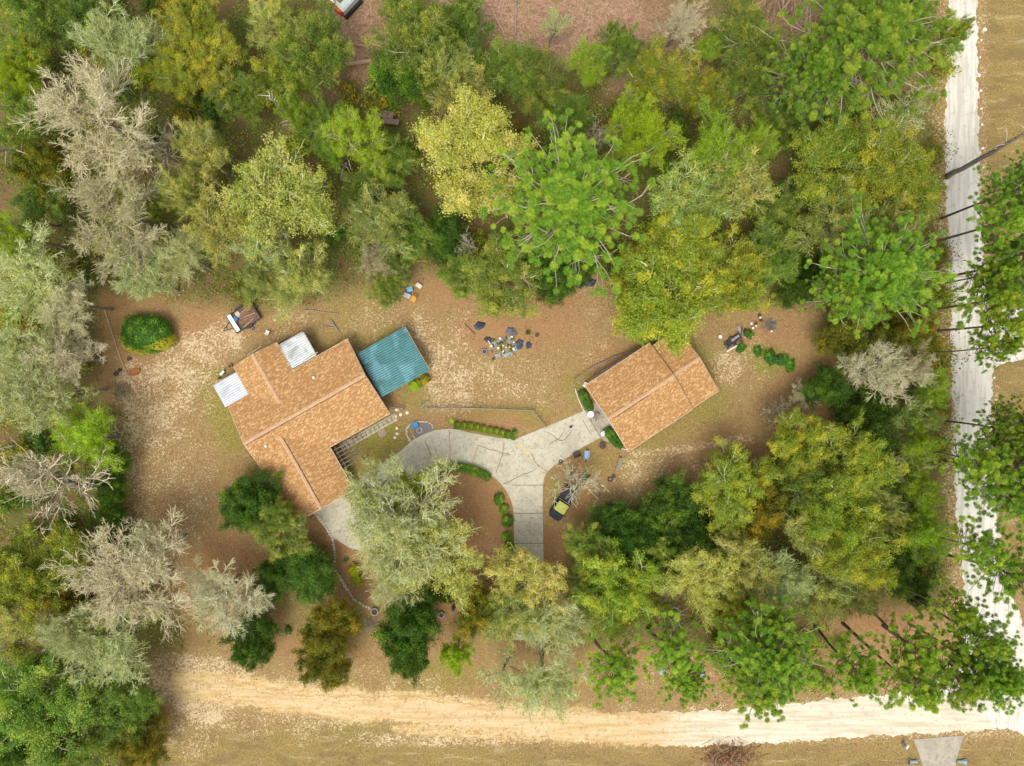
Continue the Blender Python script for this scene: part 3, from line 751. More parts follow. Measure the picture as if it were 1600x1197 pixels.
apron = [(916, 642), (924, 633), (932, 629), (955, 662), (975, 690), (946, 690), (939, 684), (927, 663)]
tag(MB().prism(W2(apron), -.1, .045).build('concrete_apron', CONC2), kind='structure')
tag(MB().prism(W2([(1427, 1155), (1505, 1149), (1496, 1180), (1490, 1210), (1480, 1400), (1440, 1400), (1442, 1200), (1436, 1178)]), -.1, .055).build('culvert_driveway', CONC2), kind='structure')
# ------------------------------------------------------------------ buildings
def shingle(name):
    m, n, out = new_mat(name); g = G(n)
    v = g.coord()
    b = g.node('ShaderNodeTexBrick'); g.link(v, b.inputs['Vector'])
    b.inputs['Color1'].default_value = (0, 0, 0, 1); b.inputs['Color2'].default_value = (1, 1, 1, 1); b.inputs['Mortar'].default_value = (.3, .3, .3, 1)
    b.inputs['Scale'].default_value = 1.0; b.inputs['Brick Width'].default_value = .42; b.inputs['Row Height'].default_value = .16
    b.inputs['Mortar Size'].default_value = .008; b.offset = .37
    rc_ = g.coord((1, 1, 1), R(-28)); mp = g.node('ShaderNodeMapping'); g.link(rc_, mp.inputs[0]); mp.inputs['Scale'].default_value = (1.0, 2.5, 1)
    f = g.noise(mp.outputs[0], 3.1, 2, .6, .5)
    f2 = g.noise(g.coord((1.3, 1.9, 1)), 6.5, 2, .8)
    k = g.math('ADD', g.math('MULTIPLY', f, .62), g.math('ADD', g.math('MULTIPLY', b.outputs[0], .16), g.math('MULTIPLY', f2, .24)))
    col = g.mix(g.step(k, .39, .50), (0.33, 0.172, 0.066), (0.40, 0.215, 0.088))
    col = g.mix(g.step(k, .545, .585), col, (0.60, 0.385, 0.175))
    big = g.noise(v, .35, 4, .6)
    col = g.mix(g.math('MULTIPLY', g.step(big, .5, .72), .3), col, (0.36, 0.16, 0.06))
    g.link(g.bsdf(col, .9, 0, .15, g.bump(k, .4, .02)), out.inputs[0])
    return m
SH = shingle('shingles')
RIDGE = simple('ridge_shingle', (0.56, 0.36, 0.22), (0.46, 0.27, 0.15), 3, .9)
BRICK = simple('brick', (0.40, 0.26, 0.19), (0.27, 0.16, 0.12), 8, .9)
TRIM = simple('trim_paint', (0.62, 0.56, 0.46), (0.50, 0.44, 0.35), 3, .6)
DARKGAP = simple('dark_ridge_line', (0.10, 0.085, 0.075), (0.06, 0.05, 0.045), 3, .8)  # dark strip along one side of the ridge caps
GLASS = simple('window_glass', (0.05, 0.06, 0.07), (0.03, 0.035, 0.04), 2, .15, 0, .6, bump=0)
WOOD = simple('weathered_wood', (0.36, 0.30, 0.24), (0.20, 0.16, 0.12), 3, .85, stretch=(1, 6, 1))
STEEL = simple('galvanised', (0.55, 0.55, 0.54), (0.40, 0.40, 0.39), 5, .4, .6)
WHITE = simple('white_plastic', (0.82, 0.83, 0.78), (0.70, 0.71, 0.66), 4, .5)
BLACK = simple('black_plastic', (0.035, 0.035, 0.045), (0.02, 0.02, 0.025), 4, .6)

def ribbed(name, c1, c2, pitch=.30, metal=.0, rough=.45, patch=None, line=.45):
    m, n, out = new_mat(name); g = G(n)
    v = g.coord()
    f = g.noise(v, .7, 6, .65, .6); f2 = g.noise(g.coord((.4, 3, 1)), 3, 4, .6)
    col = g.mix(g.step(f, .42, .68), c1, c2)
    col = g.mix(g.math('MULTIPLY', g.step(f2, .5, .75), .3), col, tuple(x * .6 for x in c2))
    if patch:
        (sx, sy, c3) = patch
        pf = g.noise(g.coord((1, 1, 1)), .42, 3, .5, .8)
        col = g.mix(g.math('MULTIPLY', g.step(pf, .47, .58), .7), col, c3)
    # dark line painted beside every rib, standing in for its shade
    sx = g.node('ShaderNodeSeparateXYZ'); g.link(v, sx.inputs[0])
    fr = g.math('FRACT', g.math('DIVIDE', sx.outputs[1], pitch))
    ln = g.math('MULTIPLY', g.step(g.math('ABSOLUTE', g.math('SUBTRACT', fr, .62)), .17, .07), g.math('ADD', line, g.math('MULTIPLY', f2, .5)), clamp=True)
    col = g.mix(ln, col, tuple(x * .25 for x in c2))
    g.link(g.bsdf(col, rough, metal, .5), out.inputs[0])
    return m
def metal_roof(name, parent, x0, x1, y0, y1, z0, z1, mat, pitch=.3, along='x', rib_mat=None, t=.03, ribh=.08, skip=()):
    """corrugated sheet: real ribs running along x; slopes from z0 at x0 to z1 at x1"""
    mb = MB(); zf = lambda x, y: z0 + (z1 - z0) * (x - x0) / (x1 - x0)
    ys = []; y = y0
    prof = []
    k = int(round((y1 - y0) / pitch))
    for i in range(k):
        a = y0 + (y1 - y0) * i / k; w = (y1 - y0) / k
        prof += [(a, 0), (a + w * .62, 0), (a + w * .72, ribh), (a + w * .90, ribh)]
    prof.append((y1, 0))
    vs = []; fs = []
    for x in (x0, x1):
        for (yy, h) in prof: vs.append((x, yy, zf(x, yy) + h))
    n_ = len(prof)
    for x in (x0, x1):
        for (yy, h) in prof: vs.append((x, yy, zf(x, yy) + h - t))
    for i in range(n_ - 1):
        fs.append((i, n_ + i, n_ + i + 1, i + 1)); fs.append((2 * n_ + i, 2 * n_ + i + 1, 3 * n_ + i + 1, 3 * n_ + i))
        fs.append((i, i + 1, 2 * n_ + i + 1, 2 * n_ + i)); fs.append((n_ + i, 3 * n_ + i, 3 * n_ + i + 1, n_ + i + 1))
    fs.append((0, 2 * n_, 3 * n_, n_)); fs.append((n_ - 1, 2 * n_ - 1, 4 * n_ - 1, 3 * n_ - 1))
    mb.add(vs, fs)
    return mb.build(name, mat, parent)

def window(parent, x, y, face, w=1.2, h=1.0, z=1.5):
    """face: 'x+','x-','y+','y-' outward"""
    ax = face[0]; sg = 1 if face[1] == '+' else -1
    fr = MB(); gl = MB()
    def bx(mb, du, dz, su, sz, dep, off):
        if ax == 'x': mb.box((x + sg * off, y + du, z + dz), (dep, su, sz))
        else: mb.box((x + du, y + sg * off, z + dz), (su, dep, sz))
    for du, su, dz, sz in ((-w / 2, .08, 0, h), (w / 2, .08, 0, h), (0, w + .08, h / 2 + .04, .08), (0, w + .08, -h / 2 - .04, .1), (0, .05, 0, h)):
        bx(fr, du, dz, su, sz, .07, .03)
    bx(gl, 0, 0, w - .08, h - .02, .03, .01)
    f = fr.build('window', TRIM, parent); gl.build('pane', GLASS, f)
def door(parent, x, y, face, w=.95, h=2.05, mat=None):
    ax = face[0]; sg = 1 if face[1] == '+' else -1
    mb = MB(); hd = MB()
    if ax == 'x': mb.box((x + sg * .03, y, h / 2), (.06, w, h)); hd.box((x + sg * .09, y + w * .38, 1.0), (.05, .12, .04))
    else: mb.box((x, y + sg * .03, h / 2), (w, .06, h)); hd.box((x + w * .38, y + sg * .09, 1.0), (.12, .05, .04))
    d = mb.build('door', mat or TRIM, parent); hd.build('handle', STEEL, d)

def ridge_strip(mb, a, b, w=.42, t=.05, drop=.06):
    a = Vector(a); b = Vector(b); d = (b - a).normalized(); nn = Vector((-d.y, d.x, 0)) * w / 2; dz = Vector((0, 0, drop)); up = Vector((0, 0, t))
    mb.add([a + up, b + up, a - nn - dz + up, b - nn - dz + up, a + nn - dz + up, b + nn - dz + up, a - nn - dz, b - nn - dz, a + nn - dz, b + nn - dz],
           [(0, 2, 3, 1), (0, 1, 5, 4), (2, 6, 7, 3), (4, 5, 9, 8), (0, 4, 8, 6, 2), (1, 3, 7, 9, 5), (6, 8, 9, 7)])

def roof_fix(mb):
    return mb
# --- big house
HX = thing('brick_house', 'large brick house with orange-brown shingle roof and three gabled wings, left of the driveway', 'house', P(383, 692, 4.4).xy.to_3d(), R(29.5))
ze, zr = 2.6, 4.4
x0, x1, yb, yt = -.25, 17.1, -5.6, 5.3
sN = (zr - ze) / yt; sS = (zr - ze) / -yb
nwx0, nwx1, nwy = 2.8, 9.1, 9.3; nwr = (nwx0 + nwx1) / 2; nwz = ze + (nwx1 - nwx0) / 2 * sN; nwin = yt - (nwz - ze) / sN
swx0, swx1, swy = -.05, 8.45, -11.75; swr = 4.0; swz = ze + 4.25 * sS; swin = yb + (swz - ze) / sS
mb = MB(); T = .14
mb.slab([(x0, 0, zr), (x0, yt, ze), (nwx0, yt, ze), (nwr, nwin, nwz), (nwx1, yt, ze), (x1, yt, ze), (x1, 0, zr)], T)
mb.slab([(x0, 0, zr), (x1, 0, zr), (x1, yb, ze), (swx1, yb, ze), (swr, swin, swz), (swx0, yb, ze), (x0, yb + .001, ze)], T)
mb.slab([(nwr, nwin, nwz), (nwx0, yt, ze), (nwx0, nwy, ze), (nwr, nwy, nwz)], T)
mb.slab([(nwr, nwin, nwz), (nwr, nwy, nwz), (nwx1, nwy, ze), (nwx1, yt, ze)], T)
mb.slab([(swr, swin, swz), (swr, swy, swz), (swx0, swy, ze), (swx0, yb, ze)], T)
mb.slab([(swr, swin, swz), (swx1, yb, ze), (swx1, swy, ze), (swr, swy, swz)], T)
rf = mb.build('roof', SH, HX)
rc = MB(); ridge_strip(rc, (x0, 0, zr), (x1, 0, zr)); rc.build('ridge_cap', RIDGE, rf)
rc = MB(); ridge_strip(rc, (nwr, nwin + .1, nwz), (nwr, nwy, nwz)); rc.build('ridge_cap', RIDGE, rf)
rc = MB(); ridge_strip(rc, (swr, swin - .1, swz), (swr, swy, swz)); rc.build('ridge_cap', RIDGE, rf)
dg = MB(); dg.box(((x0 + x1) / 2, -.29, zr - .06), (x1 - x0 - .02, .06, .05)); dg.box((swr + .27, (swin + swy) / 2 + .2, swz - .06), (.05, swin - swy - .8, .05)); dg.build('dark_ridge_line', DARKGAP, rf)
fa = MB()   # fascia boards
E_ = [((x0, yt), (nwx0, yt)), ((nwx1, yt), (x1, yt)), ((nwx0, yt), (nwx0, nwy)), ((nwx1, yt), (nwx1, nwy)), ((x0, yb), (swx0, yb)), ((swx1, yb), (x1, yb)), ((swx0, yb), (swx0, swy)), ((swx1, yb), (swx1, swy))]
for (ax_, ay_), (bx_, by_) in E_:
    L_ = math.hypot(bx_ - ax_, by_ - ay_)
    if L_ > .5: fa.box(((ax_ + bx_) / 2, (ay_ + by_) / 2, ze - .085), (L_ + .05 if ax_ != bx_ else .05, L_ + .05 if ay_ != by_ else .05, .18))
for xx in (x0, x1):
    for ya, yb_ in ((yb, 0), (yt, 0)):
        fa.tube([(xx, ya, ze - .07), (xx, yb_, zr - .07)], .06, 4)
for yy, xa, xb, xr, zz in ((nwy, nwx0, nwx1, nwr, nwz), (swy, swx0, swx1, swr, swz)):
    for q in (xa, xb): fa.tube([(q, yy, ze - .07), (xr, yy, zz - .07)], .06, 4)
fa.build('fascia', TRIM, rf)
wl = MB(); o_ = .5
def gable_wall(mb, x0, x1, y0, y1, zt, axis, zpk):
    """walls with gable ends closed; prism of house body"""
    if axis == 'x':
        ym = (y0 + y1) / 2
        vs = [(x, y, z) for x in (x0, x1) for (y, z) in ((y0, 0), (y1, 0), (y1, zt), (ym, zpk), (y0, zt))]
    else:
        xm = (x0 + x1) / 2
        vs = [(x, y, z) for y in (y1, y0) for (x, z) in ((x0, 0), (x1, 0), (x1, zt), (xm, zpk), (x0, zt))]
    mb.add(vs, [(4, 3, 2, 1, 0), (5, 6, 7, 8, 9), (0, 1, 6, 5), (1, 2, 7, 6), (2, 3, 8, 7), (3, 4, 9, 8), (4, 0, 5, 9)])
gable_wall(wl, x0 + .4, x1 - .4, yb + o_, yt - o_, ze - .02, 'x', zr - .2)
gable_wall(wl, nwx0 + o_, nwx1 - o_, yt - o_ - 1, nwy - .4, ze - .02, 'y', nwz - .2)
gable_wall(wl, swx0 + o_, swx1 - o_, swy + .4, yb + o_ + 1, ze - .02, 'y', swz - .2)
wl.build('wall', BRICK, HX)
for a in ((11.5, yb + o_, 'y-'), (14.5, yb + o_, 'y-'), (14.6, yt - o_, 'y+'), (swr, swy + .4, 'y-'), (nwr - 1.5, nwy - .4, 'y+'), (x0 + .4, -2.2, 'x-'), (x0 + .4, 2.0, 'x-'), (swx1 - o_, -8.5, 'x+')): window(HX, *a)
door(HX, 9.4, yb + o_, 'y-'); door(HX, 11, yt - o_, 'y+'); door(HX, nwr + 1.2, nwy - .4, 'y+')
for (px_, py_) in ((410, 702), (497, 580)):
    pass
for (vx, vy) in ((1.9, -1.6), (11.2, 3.0)):
    zz = zr - abs(vy) * sN
    v_ = MB().lathe([(.10, -.1), (.10, .22), (.15, .24), (.15, .28), (.02, .32)], (vx, vy, zz), 12).build('roof_vent', WHITE, rf)

# metal lean-to roofs and the green carport, each on its own posts against the house
def posts(parent, pts, z):
    for (x, y) in pts:
        MB().box((x, y, z / 2), (.1, .1, z)).build('post', WOOD, parent)
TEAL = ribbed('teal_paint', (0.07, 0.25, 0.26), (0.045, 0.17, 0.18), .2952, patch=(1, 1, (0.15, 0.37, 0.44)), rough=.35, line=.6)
WMET = ribbed('white_metal', (0.62, 0.64, 0.67), (0.46, 0.48, 0.52), .2909, rough=.4, line=.2)
GMET = ribbed('grey_metal', (0.62, 0.65, 0.65), (0.33, 0.35, 0.33), .2833, rough=.4, line=.2)
def lean_to(name, label, cat, lx, ly, sx, sy, z0, z1, mat, pitch, extra=None):
    """placed in the house frame"""
    wpos = HX.matrix_basis @ Vector((lx, ly, 0))
    t_ = thing(name, label, cat, wpos, R(29.5))
    r_ = metal_roof('roof', t_, 0, sx, 0, sy, z0, z1, mat, pitch)
    posts(t_, [(sx - .12, .12), (sx - .12, sy - .12), (.15, .12), (.15, sy - .12)], min(z0, z1) - .08)
    b_ = MB()
    for xx in (.15, sx / 2, sx - .12): b_.box((xx, sy / 2, z0 + (z1 - z0) * xx / sx - .11), (.08, sy - .1, .12))
    b_.build('beam', WOOD, t_)
    return t_, r_
bpy.context.view_layer.update()
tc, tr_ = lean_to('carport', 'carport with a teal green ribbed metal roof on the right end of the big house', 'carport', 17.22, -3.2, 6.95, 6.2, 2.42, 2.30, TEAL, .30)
TRIMT = simple('teal_trim', (0.07, 0.24, 0.24), (0.05, 0.17, 0.18), 3, .5)
e_ = MB(); e_.box((3.47, 6.22, 2.36), (7.0, .08, .16)); e_.box((3.47, -.04, 2.36), (7.0, .08, .16)); e_.build('gutter', TRIMT, tc)
e_ = MB(); e_.box((6.99, 3.1, 2.29), (.07, 6.3, .16)); e_.build('end_trim', simple('rust_trim', (0.42, 0.30, 0.20), (0.30, 0.2, .13), 4), tc)
seam = MB()
for xx in (1.9, 3.55, 5.2): seam.box((xx, 2.4, 2.42 - .12 * xx / 6.95 + .022), (.05, 3.9, .05))
seam.build('seam', simple('teal_dark', (0.05, 0.16, 0.18), None, 4), tr_)
sd, _ = lean_to('lean_to_shed', 'small white corrugated metal roof tucked in the left corner of the big house', 'lean-to', -.68, 5.4, 3.4, 3.2, 2.40, 2.52, WMET, .29)
w_ = MB(); w_.box((.25, 1.6, 1.15), (.08, 3.0, 2.3)); w_.box((1.7, 3.05, 1.15), (2.9, .08, 2.3)); w_.build('wall', TRIM, sd)
pt, ptr = lean_to('patio_cover', 'stained grey-white metal patio roof on the upper side of the big house', 'patio cover', 9.16, 5.45, 3.45, 3.4, 2.48, 2.42, GMET, .29)
b_ = MB(); b_.box((2.9, .2, 2.53), (1.9, .12, .06), rz=.03); b_.build('trim_board', simple('tan_board', (0.45, 0.33, 0.2), (0.3, 0.2, 0.12), 4), pt)
b_ = MB(); b_.box((3.5, 1.7, 2.38), (.1, 3.4, .14)); b_.box((1.7, 3.45, 2.40), (3.4, .08, .14)); b_.build('gutter', simple('dull_steel', (0.42, 0.42, 0.36), (0.28, 0.28, 0.25), 3, .6), pt)

# entrance lattice (pergola) in the inner corner, flagstone walk along the eave
pg = thing('pergola', 'weathered wooden slatted pergola in the inner corner of the big house', 'pergola', (HX.matrix_basis @ Vector((8.6, -5.8, 0))), R(29.5))
sl_ = MB()
for i in range(6): sl_.box((1.45, -.35 - i * .52, 2.30), (2.9, .11, .07))
sl_.build('slat', simple('grey_dark_slat', (0.20, 0.165, 0.13), (0.10, 0.08, 0.065), 4), pg)
bm_ = MB()
for i in range(4): bm_.box((.25 + i * .82, -1.6, 2.20), (.08, 3.3, .12))
bm_.build('beam', simple('dark_wood', (0.16, 0.125, 0.10), (0.09, 0.07, 0.055), 4), pg)
posts(pg, [(2.75, -.2), (2.75, -3.1), (.2, -3.1)], 2.14)
FL1 = simple('flagstone', (0.50, 0.44, 0.33), (0.36, 0.30, 0.23), 3, .9)
wk = MB(); rr = random.Random(3)
for i in range(13):
    for j in range(2):
        xx = 9.2 + i * .64; yy = -6.15 - j * .42
        w1, h1 = .58 * rr.uniform(.85, 1.02), .38
        wk.prism([(xx + w1 / 2 * cx_ * rr.uniform(.8, 1), yy + h1 / 2 * cy_ * rr.uniform(.85, 1)) for cx_, cy_ in ((-1, -1), (0, -1.05), (1, -1), (1.05, 0), (1, 1), (0, 1), (-1, 1))], 0, .07)
ob = wk.build('flagstone_path', FL1, None, HX.location, R(29.5)); tag(ob, kind='structure')
bd_ = MB(); bd_.box((13.2, -6.62, .06), (8.2, .12, .12)); bd_.box((13.2, -5.85, .05), (8.2, .12, .1)); tag(bd_.build('path_edging', simple('edging_stone', (0.56, 0.50, 0.40), (0.4, 0.35, 0.27), 4), None, HX.location, R(29.5)), 'thin stone edging beside the flagstone path under the big house eave', 'edging')

# --- garage
GX_ = thing('garage', 'detached garage with orange-brown shingle roof and lower rear section, right of the driveway', 'garage', P(952, 657, 4.2).xy.to_3d(), R(33.3))
mb = MB(); gy0, gy1, gr = -4.82, 5.22, .2; gzr, gze = 4.15, 2.6
mb.slab([(0, gr, gzr), (0, gy1, gze), (9.8, gy1, gze), (9.8, gr, gzr)], T)
mb.slab([(0, gr, gzr), (9.8, gr, gzr), (9.8, gy0, gze), (0, gy0, gze)], T)
rf = mb.build('roof', SH, GX_)
mb = MB(); ez, er = 2.3, 3.65
mb.slab([(9.6, gr + .05, er), (9.6, 4.7, ez), (13.85, 4.7, ez), (13.85, gr + .05, er)], T)
mb.slab([(9.6, gr + .05, er), (13.85, gr + .05, er), (13.85, -4.72, ez), (9.6, -4.72, ez)], T)
rf2 = mb.build('roof', SH, GX_)
rc = MB(); ridge_strip(rc, (.0, gr, gzr), (9.8, gr, gzr)); rc.build('ridge_cap', RIDGE, rf)
rc = MB(); ridge_strip(rc, (9.9, gr + .05, er), (13.85, gr + .05, er)); rc.build('ridge_cap', RIDGE, rf2)
dg = MB(); dg.box((3.2, -.10, gzr - .05), (5.2, .06, .05)); dg.build('dark_ridge_line', DARKGAP, rf)
fa = MB()
for yy in (gy0, gy1): fa.box((4.9, yy, gze - .085), (9.85, .05, .18))
for xx in (0, 9.8):
    for ya in (gy0, gy1): fa.tube([(xx, ya, gze - .07), (xx, gr, gzr - .07)], .06, 4)
fa.build('fascia', TRIM, rf)
fa = MB()
for yy in (-4.72, 4.7): fa.box((11.75, yy, ez - .085), (4.2, .05, .18))
for ya in (-4.72, 4.7): fa.tube([(13.85, ya, ez - .07), (13.85, gr, er - .07)], .06, 4)
fa.build('fascia', TRIM, rf2)
wl = MB(); gable_wall(wl, .4, 9.4, gy0 + o_, gy1 - o_, gze - .02, 'x', gzr - .2); gable_wall(wl, 9.401, 13.4, -4.2, 4.2, ez - .02, 'x', er - .2); wl.build('wall', BRICK, GX_)
gd = MB().box((.36, -1.9, 1.1), (.06, 4.0, 2.2)).build('garage_door', WHITE, GX_); 
for q in range(4): MB().box((.31, -1.9, .3 + q * .52), (.04, 3.8, .42)).build('door_panel', TRIM, gd)
door(GX_, .4, 2.3, 'x-'); window(GX_, 5, gy0 + o_, 'y-'); window(GX_, 11.5, -4.2, 'y-'); window(GX_, 4, gy1 - o_, 'y+')
MB().lathe([(.07, -.1), (.07, .25), (.03, .27)], (11.8, 2.0, er - .6), 10).build('roof_vent', BLACK, rf2)
bpy.context.view_layer.update()
# ------------------------------------------------------------------ small things
def at(px, py, z=0.0): p = P(px, py, z); return (p.x, p.y, 0)
# fence above the driveway
FG = simple('fence_grey', (0.42, 0.42, 0.42), (0.26, 0.26, 0.26), 5, .6, .3)
def fence(name, label, pts, hgt=1.1, step=2.2, rails=(1.0, .55, .1), grp=None, pw=.05, rw=.035, mat=None):
    mat = mat or FG
    o = P(*pts[0]); t_ = thing(name, label, 'fence', (o.x, o.y, 0), 0, grp)
    rl = MB(); W_ = [P(*p) - o for p in pts]
    for a, b in zip(W_[:-1], W_[1:]):
        for z in rails: rl.tube([(a.x, a.y, hgt * z), (b.x, b.y, hgt * z)], rw, 6)
        L = (b - a).length; k = max(1, round(L / step))
        for i in range(k + (1 if b is W_[-1] else 0)):
            p = a + (b - a) * (i / k)
            MB().lathe([(pw, 0), (pw, hgt + .06), (pw * .4, hgt + .12)], (p.x, p.y, 0), 8).build('post', mat, t_)
        n_ = int(L / .16)
        for i in range(n_):
            p = a + (b - a) * ((i + .5) / n_); rl.box((p.x, p.y, hgt * .5), (.012, .012, hgt * .9))
    rl.build('rail', mat, t_)
    return t_
fence('yard_fence', 'low grey wire fence running straight above the clipped hedge and bending down to the driveway', [(668, 637), (720, 637), (780, 639), (832, 641), (843, 655), (853, 667)])
fence('yard_fence', 'short grey fence piece between the big house corner and the gate', [(613, 636), (632, 638)])
gt = fence('garden_gate', 'open metal gate leaf standing at an angle at the left end of the wire fence', [(657, 638), (669, 627)], 1.1, 1.6); gt['category'] = 'gate'
fence('bed_fence', 'low wooden border fence round the bed on the upper left side of the garage', [(897, 610), (899, 592), (925, 574), (962, 556), (1000, 545)], .45, 2.5, (1.0,), None, .05, .05, WOOD)
# stone bed by the driveway
STN = simple('pale_stone', (0.66, 0.60, 0.50), (0.46, 0.41, 0.33), 5, .9)
GRV = simple('dark_gravel', (0.24, 0.22, 0.23), (0.13, 0.12, 0.13), 14, .95)
bed = [(636, 668), (641, 661), (652, 659), (668, 660), (676, 666), (678, 672), (662, 678), (648, 686), (643, 690), (638, 680)]
tag(MB().prism(W2([(645, 668), (652, 661), (668, 661), (675, 667), (677, 672), (662, 678), (650, 685)]), 0, .03).build('gravel_bed', GRV), kind='structure')
b_ = MB(); rr = random.Random(5)
def stones(mb, pts, sp=.3, r=.14):
    for a, b in zip(pts[:-1], pts[1:]):
        A_, B_ = P(*a), P(*b); k = max(1, int((B_ - A_).length / sp))
        for i in range(k):
            p = A_ + (B_ - A_) * (i / k); mb.blob((p.x + rr.uniform(-.03, .03), p.y + rr.uniform(-.03, .03), .08), (r * rr.uniform(.7, 1.2), r * rr.uniform(.7, 1.2), .1), rr.randrange(999), 7, 4)
stones(b_, [(642, 690), (636, 680), (635, 671), (641, 663), (650, 659), (668, 659), (675, 664), (678, 672)], .24, .15)
tag(b_.build('stone_border', STN), 'curved pale stone border round the gravel bed with the blue pot', 'border')
b_ = MB(); stones(b_, [(641, 671), (645, 679), (649, 686)], .22, .11)
tag(b_.build('stone_border', STN), 'short inner row of pale stones beside the blue pot', 'border')
b_ = MB(); stones(b_, [(497, 806), (507, 818), (520, 842), (524, 872), (521, 888), (530, 900), (541, 918), (553, 936), (568, 946), (582, 951)], .35, .2)
tag(b_.build('stone_border', STN), 'long winding line of stones from the big house corner down to the round planter', 'border')
FLG = simple('stepping_stone', (0.80, 0.72, 0.52), (0.62, 0.54, 0.38), 5, .9)
for i, (x, y, r, lb) in enumerate([(618, 651, .22, 'round stepping stone nearest the big house corner'), (626, 648, .22, 'middle one of the three big round stepping stones by the house corner'), (636, 645, .22, 'stepping stone farthest from the house corner, near the gate'), (620, 669.5, .19, 'top one of the three small round stones on the mossy strip'), (620.5, 678, .18, 'middle one of the three small round stones on the mossy strip'), (617, 684, .19, 'bottom one of the three small round stones on the mossy strip'), (620, 640.5, .2, 'oblong stepping stone beside the short fence piece')]):
    o = MB().lathe([(r * .95, 0), (r, .04), (r * .9, .06)], (0, 0, 0), 12).build('stepping_stone', FLG, None, at(x, y)); o.scale = (1.25 if i == 6 else 1, 1, 1)
    tag(o, lb, 'stepping stone', 'round pale stepping stones')
o = MB().lathe([(.5, 0), (.52, .03), (.48, .04)], (0, 0, 0), 18).build('stump_disc', simple('mauve_slab', (0.40, 0.30, 0.26), (0.32, .24, .2), 5), None, at(597, 677)); tag(o, 'flat round brown slab on the mossy strip below the big house eave', 'slab')

def pot(name, label, cat, px, py, r, h, col, col2=None, soil=True, group=None, plant=None, z=0):
    c = simple('glaze_%d_%d_%d' % tuple(int(x * 100) for x in col), col, col2 or tuple(x * .6 for x in col), 6, .5)
    b = MB().lathe([(r * .75, 0), (r * .95, h * .85), (r, h * .88), (r, h), (r * .86, h), (r * .84, h * .86), (.01, h * .84)], (0, 0, 0), 14, cap=False)
    t_ = thing(name, label, cat, (*P(px, py).xy, z), 0, group)
    b.build('pot', c, t_)
    if soil: MB().lathe([(r * .84, h * .84), (r * .5, h * .9), (.01, h * .92)], (0, 0, 0), 12, cap=False).build('soil', simple('potting_soil', (0.10, 0.065, 0.04), (0.05, .035, .025), 8), t_)
    if plant:
        me = make_bush(hash(label) % 99, (r * 1.1, r * 1.1, r * .8), 160, .07, plant, core=False); link_obj('plant', me, t_, (0, 0, h * .8))
    return t_
BL = (0.03, 0.30, 0.58)
pot('flower_pot', 'bright blue ceramic pot standing on the stone border of the gravel bed', 'pot', 649, 664, .42, .55, BL, soil=False)
MB_ = MB().ring((0, 0, .12), .33, .10).build('garden_ring', simple('aged_ring', (0.50, 0.43, 0.33), (0.3, .26, .2), 6), None, at(655.5, 672)); tag(MB_, 'weathered round ring lying on the gravel next to the blue pot', 'ring')
def round_planter(px, py, r, label, c=(0.5, .45, .35)):
    t_ = thing('round_planter', label, 'planter', at(px, py))
    MB().ring((0, 0, .22), r, .10, flat=2.0).build('rim', simple('planter_rim', c, tuple(x * .6 for x in c), 6), t_)
    MB().lathe([(r, .0), (r * .95, .18), (.01, .2)], (0, 0, 0), 16, cap=False).build('soil', simple('potting_soil', (0.1, .065, .04)), t_)
round_planter(586, 955, .45, 'round planter ring at the lower end of the winding stone border')
round_planter(690, 960, .36, 'small pale round planter ring between the dark oaks at the lower edge of the yard', (.62, .55, .35))
pot('barrel_planter', 'dark half-barrel planter with pale contents beside the white chair at the garage', 'planter', 941, 696, .42, .5, (0.07, .06, .06), soil=True)
# clipped hedges
HB = make_bush(71, (.335, .42, .42), 1500, .06, 'green', 5.0, .03, name='foliage', depth=.03)
hed = [(713.5, 664.5), (724, 665.5), (734, 666.5), (744, 668.5), (754, 670.5), (764.5, 673), (774, 674.5), (783.5, 677), (792, 679.5), (802.5, 680)]
ords = ['leftmost', 'second', 'third', 'fourth', 'fifth', 'sixth', 'seventh', 'eighth', 'ninth', 'last, rightmost']
for i, (x, y) in enumerate(hed):
    o = link_obj('box_shrub', HB, None, at(x, y, .5), R(-12)); o.scale = (1, 1.15, 1.1 if i else 1.2)
    o.color = (.75, .95, .7, 1) if i in (0, 8, 9) else (1.15, 1.12, .7, 1)
    if i == 9: o.scale = (1.0, 1.45, 1.3)
    tag(o, '%s clipped cube shrub in the row along the upper driveway edge%s' % (ords[i], ', darker and taller' if i == 9 else ''), 'shrub', 'clipped cube shrubs along the driveway')
